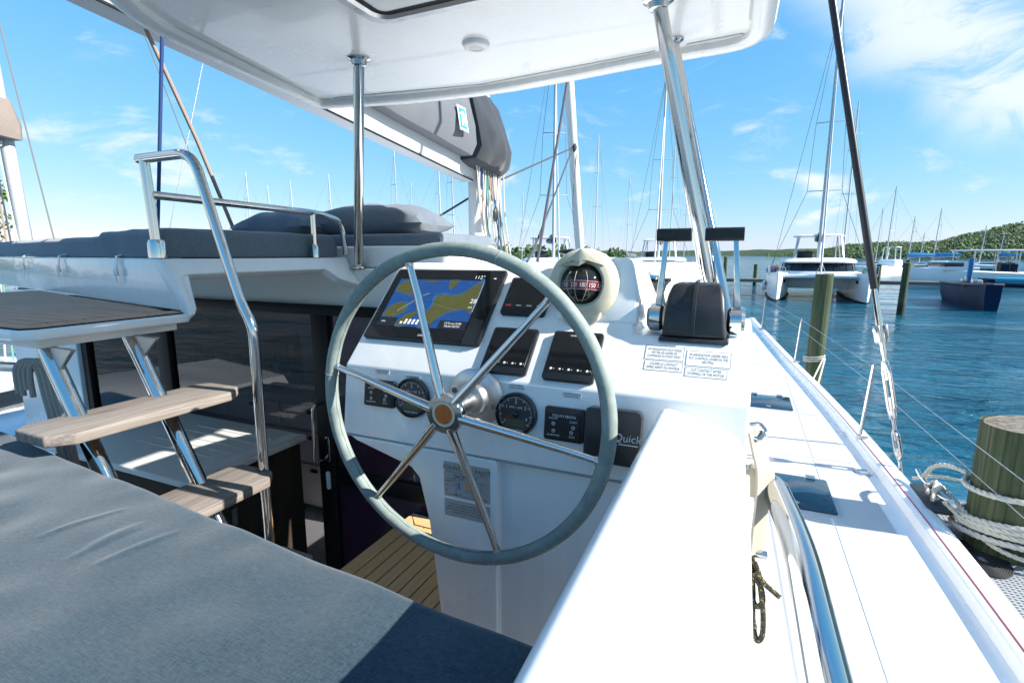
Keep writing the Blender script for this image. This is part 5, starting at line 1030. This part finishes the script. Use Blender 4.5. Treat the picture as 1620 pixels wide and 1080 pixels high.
def big_cat(o, hd, label, H=21.5, Lb=13.6, beam=7.0, bagcol=BAGD, roofz=2.95, bimini=True):
    t = thing('moored_catamaran', label, 'boat', (0, 0, 0), 'moored catamarans'); xc = beam/2-.85
    for s in (-1, 1):
        b_ = BM(); loft(b_, hullform(Lb, .85, 1.65, s*xc, .38, .02)); h_ = obj('hull', b_, HULLW, t)
        b_ = BM(); loft(b_, [[(s*xc+(p[0]-s*xc)*1.012, p[1]+.01, min(p[2], .10)) for p in q] for q in hullform(Lb, .85, 1.65, s*xc, .38, .02)]); obj('waterline', b_, BOTTOM, h_)
        for k in range(3):
            b_ = BM(); F = YZ(s*(xc+.842)) if s > 0 else Fr((-xc-.842, 0, 0), (0, -1, 0), (0, 0, 1)); prism(b_, [(s*(2.2-k*2.0)+.42*math.cos(i*.5236), 1.0+.20*math.sin(i*.5236)) for i in range(12)], -.03, .03, F); obj('hull_window', b_, WINDOW, h_)
        b_ = BM(); F = Fr((s*xc-s*.42, 5.1, 1.2), (-.93*1, -.3*s, 0) if False else (1, 0, 0), (0, 0, 1)); uvsphere(b_, (s*xc-s*.44, 5.2, 1.35), .11, 10, 6); obj('bow_fitting', b_, FRAMEB, h_)
    b_ = BM(); box(b_, -xc+.3, xc-.3, -Lb*.42, 2.6, .72, 1.72, .12, 3); obj('bridge_deck', b_, HULLW, t)
    b_ = BM(); tube(b_, [(-xc, 5.5, 1.72), (xc, 5.5, 1.72)], .12, 10); obj('crossbeam', b_, HULLW, t)
    b_ = BM(); quad(b_, (-xc+.4, 2.6, 1.66), (xc-.4, 2.6, 1.66), (xc-.5, 5.4, 1.68), (-xc+.5, 5.4, 1.68)); bmesh.ops.solidify(b_, geom=list(b_.faces), thickness=.02); obj('trampoline', b_, mat('tramp', (.10, .10, .11), .9), t)
    def ring(k, z, yf, ya, rx): return [(rx*math.copysign(abs(math.cos(a))**.55, math.cos(a)), (yf+ya)/2+(yf-ya)/2*math.copysign(abs(math.sin(a))**.6, math.sin(a)), z) for a in [2*math.pi*i/32 for i in range(32)]]
    w0 = beam*.36
    b_ = BM(); loft(b_, [ring(0, 1.7, 2.9, -3.2, w0+.12), ring(0, 1.98, 2.7, -3.2, w0+.06)]); obj('cabin_base', b_, HULLW, t)
    b_ = BM(); loft(b_, [ring(0, 1.981, 2.62, -3.1, w0), ring(0, 2.62, 2.1, -3.1, w0-.12)]); wd = obj('saloon_windows', b_, WINDOW, t)
    b_ = BM()
    for a in [2*math.pi*i/32 for i in range(1, 16, 2)]:
        p = lambda z, yf, rx: V((rx*math.copysign(abs(math.cos(a))**.55, math.cos(a)), (yf-3.1)/2+(yf+3.1)/2*abs(math.sin(a))**.6, z)); tube(b_, [p(1.99, 2.64, w0+.01), p(2.61, 2.12, w0-.11)], .022, 5); obj('mullion', b_, FRAMEB, wd); b_ = BM()
    b_.free()
    b_ = BM(); loft(b_, [ring(0, 2.60, 2.45, -4.6, w0+.10), ring(0, 2.70, 2.5, -4.7, w0+.14), ring(0, 2.86, 2.1, -4.6, w0), ring(0, roofz, 1.2, -4.4, w0-.5)]); obj('cabin_roof', b_, HULLW, t)
    if bimini:
        b_ = BM(); loft(b_, [ring(0, 4.62, .2, -3.6, 1.75), ring(0, 4.70, .25, -3.65, 1.8), ring(0, 4.78, .0, -3.4, 1.6)]); bi = obj('hardtop', b_, HULLW, t)
        b_ = BM()
        for x in (-1.45, 1.45):
            tube(b_, [(x, -.2, 4.62), (x*1.15, .7, 2.9)], .06, 8); tube(b_, [(x, -3.2, 4.62), (x, -3.4, 2.9)], .05, 8); tube(b_, [(x*.9, -1.2, 4.62), (x*1.1, -.9, 2.9)], .04, 8)
        obj('hardtop_posts', b_, STEEL, bi)['kind'] = 'stuff'
        b_ = BM(); box(b_, .3, 1.4, -1.3, -.7, 2.9, 3.5, .08); obj('helm_seat', b_, BAGD, t)
    rigging(t, 0, 1.0, 2.9, H, [(H*.37, 1.15), (H*.60, .95)], (0, 5.45, 1.85), (xc+.6, -1.5, 1.6), False, bagcol, 5.6, .14)
    b_ = BM(); tube(b_, [(0, 5.45, 1.8), (0, 5.0, 3.0), (0, 1.25, H-4.5)], [.05, .07, .05], 8); obj('furled_sail', b_, HULLW, t)
    b_ = BM(); tube(b_, [(-.35, 5.5, 1.75), (0, 5.48, 2.7), (.35, 5.5, 1.75)], .03, 6); obj('bridle', b_, STEEL, t)
    b_ = BM()
    for s in (-1, 1):
        for k in range(6):
            y = 5.6-k*2.0; tube(b_, [(s*(xc+.62), y, 1.75), (s*(xc+.66), y, 2.42)], .016, 5)
        tube(b_, [(s*(xc+.66), 5.6-k2*2.0, 2.4) for k2 in range(6)], .01, 4)
        tube(b_, fillet([(s*(xc-.5), 5.75, 1.75), (s*(xc-.45), 6.0, 2.35), (s*(xc+.3), 6.2, 2.38), (s*(xc+.6), 5.4, 1.8)], .2, 4), .022, 6)
    obj('guard_rails', b_, STEEL, t)['kind'] = 'stuff'
    place(t, o, hd); return t
def facing(p, extra=0): return math.atan2(-p.x, p.y)+math.pi+R(extra)   # bow (+y) turned towards us
pC = pol(6.35, 47.5); big_cat(pC, facing(pC, 3), 'white catamaran moored bow-on beyond the tall green piling')
pB = pol(-8.3, 55); big_cat(pB, facing(pB, -4), 'white catamaran bow-on between the compass pod and chrome poles', H=20.5, bagcol=BAGF, roofz=2.95)
pA = pol(-19.6, 46); big_cat(pA, facing(pA, 6), 'white catamaran with dark sail cover showing just above the wheel', H=22, bagcol=BAGD)
def fenders(p, hd, label):
    b_ = BM()
    b_.free()
    for k in range(2): b_ = BM(); uvsphere(b_, (3.6, -1+k*2.4, .75), .22, 12, 8, 1, 1, 1.8); o = single('fender', b_, WHITEPL, ('front ' if k else 'rear ')+label, 'fender', 'fenders of the moored catamaran'); place(o, p, hd)
fenders(pC, facing(pC, 3), 'white fender hanging beside the moored catamaran')
def yacht(bearing, dist, hd, Lb, H, label, hullm=None, stripe=None, cover=None, grp='distant moored yachts', mz=1.5):
    t = thing('moored_yacht', label, 'boat', (0, 0, 0), grp); hw = Lb*.15
    b_ = BM(); loft(b_, hullform(Lb, hw, 1.05, 0, .35, .0, .75)); h_ = obj('hull', b_, hullm or HULLW, t)
    b_ = BM(); loft(b_, [[(p[0]*1.01, p[1], min(p[2], .22)) for p in q] for q in hullform(Lb, hw, 1.05, 0, .35, .0, .75)]); obj('boot_stripe', b_, stripe or BOTTOM, h_)
    b_ = BM(); loft(b_, [[(x*hw*k, y*Lb, z) for x, z in ((-.62, 1.05), (-.55, 1.05+hh), (.55, 1.05+hh), (.62, 1.05))] for y, hh, k in ((-.22, .55, .9), (.05, .55, .95), (.22, .25, .7))]); obj('cabin', b_, HULLW, t)
    b_ = BM(); box(b_, -hw*.64, hw*.64, -Lb*.16, Lb*.08, 1.22, 1.42); obj('cabin_window', b_, WINDOW, t)
    b_ = BM(); loft(b_, [[(x*hw*.6, y*Lb, 1.05+z) for x, z in ((-1, 0), (-.9, .55), (0, .75), (.9, .55), (1, 0))] for y in (-.24, -.15)]); obj('spray_hood', b_, cover or BLUEP, t)
    rigging(t, 0, Lb*.08, mz, H, [(H*.5, .8), (H*.74, .6)], (0, Lb*.48, 1.4), (0, -Lb*.48, 1.2), False, cover if cover is not BAGD else None, Lb*.34, .10 if dist > 60 else .09)
    place(t, pol(bearing, dist), R(hd)); return t
yl = [(13.6, 112, 95, 11, 9.5, 'white yacht with blue boot stripe beyond the jetty', None, SKYB, BLUEP), (15.3, 120, 80, 11, 11.2, 'yacht with blue covers behind the ferry landing', None, None, BLUEP), (12.1, 105, 60, 12, 14.0, 'yacht with tall leaning mast right of the black shroud', None, None, BAGD),
      (11.2, 150, 75, 11, 14, 'small yacht half hidden by the black shroud', None, None, BAGD), (14.3, 140, 70, 10, 7.6, 'small yacht with a short mast behind the blue-covered one', None, None, BAGB), (18.2, 150, 80, 11, 9.3, 'yacht behind the white ferry, left of two', None, None, BAGD), (19.3, 160, 80, 11, 8.2, 'yacht behind the white ferry, right of two', None, None, BLUEP),
      (-50.8, 95, -20, 12, 16.2, 'yacht with the leftmost far mast above the cushions', None, None, BAGD), (-48.9, 110, -35, 11, 16, 'yacht with the second far mast above the cushions', None, None, BAGD), (-46.9, 100, -30, 12, 15.8, 'yacht with the third far mast above the cushions', None, None, BAGD), (-43.3, 92, -40, 12, 16.1, 'yacht whose far mast stands left of the upright pole', None, None, BAGD),
      (-36.8, 75, -20, 13, 17.2, 'yacht whose mast shows just right of the upright pole', None, None, BAGD), (-32.3, 70, -40, 12, 15.0, 'yacht whose mast shows under the boom, left of two', None, None, BAGF), (-30.9, 66, -25, 12, 16.2, 'yacht whose mast shows under the boom, right of two', None, None, BAGD), (-14.7, 85, 170, 13, 21.3, 'yacht whose mast stands right of the furled headsail', None, None, BAGB),
      (-7.0, 100, 165, 14, 22.5, 'yacht with a dark mast seen left of the chrome poles', None, None, BAGD), (8.4, 75, 168, 14, 20.5, 'yacht whose mast stands close behind the moored catamaran', None, None, BAGD)]
yl += [(-25.5, 95, 175, 12, 15.5, 'yacht whose mast stands left of the catamaran above the wheel', None, None, BAGD), (-22.6, 120, 160, 12, 17.0, 'far yacht just left of the dark stay', None, None, BAGD), (-16.6, 130, 170, 13, 18.5, 'far yacht just left of the furled headsail', None, None, BAGD), (-11.4, 115, 165, 13, 19.0, 'far yacht left of the catamaran behind the compass pod', None, None, BAGF), (-5.6, 125, 160, 13, 24.0, 'far yacht whose mast shows between the chrome poles', None, None, BAGD), (-39.6, 120, 150, 12, 14.0, 'far yacht whose mast top shows over the larger pillow', None, None, BAGD), (-34.4, 105, 150, 12, 17.0, 'far yacht whose mast crosses the gap under the boom', None, None, BAGD)]
for a in yl: yacht(*a)
# neighbour at the left edge
nb = yacht(-71.3, 10.6, 12, 12.5, 15, 'neighbouring yacht with thick mast and brown sail cover at the left edge', None, None, BAGB, 'yachts close beside us', 3.6)
# navy work boat, ferry, posts
nv = thing('work_boat', 'dark navy open work boat moored off the jetty at right', 'boat', (0, 0, 0)); b_ = BM(); loft(b_, hullform(9.0, .95, 1.25, 0, .25, .35, .95)); obj('hull', b_, NAVY, nv)
b_ = BM(); box(b_, -.85, .85, -4.3, 2.0, 1.25, 1.36, .02); obj('deck', b_, mat('work_deck', (.03, .03, .035), .8), nv)
b_ = BM(); tube(b_, [(-.95, -4.3, 1.3), (-1.0, 0, 1.36), (-.85, 2.6, 1.44), (0, 4.4, 1.52), (.85, 2.6, 1.44), (1.0, 0, 1.36), (.95, -4.3, 1.3)], .06, 8); obj('rubbing_strake', b_, BLACKW, nv)
b_ = BM(); box(b_, -.12, .12, -1.4, -1.15, 1.36, 3.0, .03); obj('blue_post', b_, SKYB, nv)
b_ = BM(); tube(b_, [(-.8, -3, 1.5), (-4.6, -2.6, 1.3), (-8.5, -2.4, 1.3)], .16, 10); obj('outrigger_tube', b_, NAVY, nv); b_ = BM(); tube(b_, [(-.8, 1.2, 1.4), (-8.5, 1.4, 1.2)], .16, 10); obj('outrigger_tube', b_, NAVY, nv); b_ = BM(); loft(b_, hullform(8.0, .55, 1.1, -8.2, .2, .2, .95)); obj('float', b_, NAVY, nv)
b_ = BM(); tube(b_, [(-1.2, -.6, 1.62), (-3.9, -.3, 1.58)], .15, 8); obj('rolled_tarp', b_, CYAN, nv)
for k in range(6): b_ = BM(); box(b_, -.7+.4*(k % 3), -.42+.4*(k % 3), -3.4+k*.9, -2.9+k*.9, 1.42, 1.62+.1*(k % 2), .02); obj('deck_box', b_, (BLACKW, WHITEPL, STEEL)[k % 3], nv)
place(nv, V((13.6, 42.6, WATER)), R(174))
fy = thing('passenger_ferry', 'white passenger ferry with canopy moored behind the navy work boat', 'boat', (0, 0, 0)); b_ = BM(); loft(b_, hullform(13, 2.0, 1.5, 0, .5, .1, .95)); obj('hull', b_, HULLW, fy)
b_ = BM(); box(b_, -1.9, 1.9, -5.5, 2.2, 3.55, 3.70, .05); obj('canopy', b_, HULLW, fy)
b_ = BM()
for k in range(5):
    for x in (-1.8, 1.8): tube(b_, [(x, -5.3+k*1.8, 1.5), (x, -5.3+k*1.8, 3.55)], .05, 6)
obj('canopy_posts', b_, STEEL, fy)['kind'] = 'stuff'
b_ = BM(); box(b_, -1.6, 1.6, 2.0, 4.2, 1.6, 2.6, .2); obj('wheelhouse', b_, HULLW, fy)
b_ = BM(); box(b_, -1.62, 1.62, 2.6, 4.23, 2.05, 2.45, .05); obj('wheelhouse_window', b_, WINDOW, fy)
for k in range(9): b_ = BM(); box(b_, -1.5+.55*(k % 6), -1.1+.55*(k % 6), -4.6+(k//3)*1.7, -4.2+(k//3)*1.7, 1.5, 2.3+.1*(k % 3), .08); obj('passenger_seat', b_, (NAVY, BLACKW, BAGB)[k % 3], fy)
place(fy, V((21.8, 66, WATER)), R(100))
pw = thing('power_catamaran', 'low white power catamaran at the far right edge', 'boat', (0, 0, 0))
for s in (-1, 1): b_ = BM(); loft(b_, hullform(13, .9, 1.7, s*2.3, .4, .05, .95)); obj('hull', b_, HULLW, pw)
b_ = BM(); box(b_, -2.4, 2.4, -5.5, 2.5, .9, 1.9, .1); obj('bridge_deck', b_, HULLW, pw); b_ = BM(); box(b_, -2.2, 2.2, -4, 2.0, 1.9, 2.7, .25); obj('cabin', b_, WINDOW, pw); b_ = BM(); box(b_, -2.4, 2.4, -5, 2.3, 2.7, 2.95, .1); obj('roof', b_, HULLW, pw)
place(pw, V((41, 92, WATER)), R(80))
ft = thing('fishing_boat', 'small white boat with a tubular tower beyond the moored catamaran', 'boat', (0, 0, 0)); b_ = BM(); loft(b_, hullform(9, 1.5, 1.3, 0, .4, .05, .95)); obj('hull', b_, HULLW, ft)
b_ = BM(); box(b_, -1.1, 1.1, -1.5, 1.5, 1.3, 2.5, .2); obj('cabin', b_, HULLW, ft); b_ = BM()
for x in (-.9, .9):
    for y in (-1.2, .8): tube(b_, [(x, y, 1.3), (x*.8, y, 4.3)], .06, 6)
tube(b_, [(-.8, -1.2, 4.3), (.8, -1.2, 4.3), (.8, .8, 4.3), (-.8, .8, 4.3), (-.8, -1.2, 4.3)], .06, 6); obj('tower', b_, HULLW, ft); place(ft, V((19.5, 92, WATER)), R(150))

for k, (x, y, z, m_, lb) in enumerate(((3.1, -4.0, 1.9, REDP, 'red bundle on the moored catamaran stern quarter'), (3.3, -3.0, 1.9, BLUEP, 'blue bundle on the moored catamaran stern quarter'), (2.9, -5.0, 2.0, BAGD, 'dark bundle on the moored catamaran stern quarter'), (-3.2, 1.4, 1.95, ROPEN, 'green round ring buoy on the moored catamaran rail'))):
    b_ = BM(); uvsphere(b_, (x, y, z), .34, 12, 8, 1, 1.3, .9); o_ = single('deck_bundle', b_, m_, lb, 'bundle'); place(o_, pC, facing(pC, 3))
nr = random.Random(9)
for k in range(7):
    b_ = BM(); x = nr.uniform(-.12, .12); y = .08*12.5+nr.uniform(-.25, .12); tube(b_, smooth_path([(x, y, 9.), (x*1.4, y-.1, 6.2), (x*2.2, y-.15, 4.6), (x*3, y-.1+nr.uniform(-.4, .3), 1.4)], 6), .012, 5); o_ = obj('halyard', b_, cols[k], None); o_.parent = nb
b_ = BM(); tube(b_, [(0, 1.0, 1.3), (0, 1.0, 3.62)], .095, 12); o_ = obj('mast_foot', b_, ALU, None); o_.parent = nb
b_ = BM(); tube(b_, [(0, 1.0, 3.2), (.0, -2.4, 4.75)], .05, 8); o_ = obj('boom_vang', b_, STEEL, None); o_.parent = nb
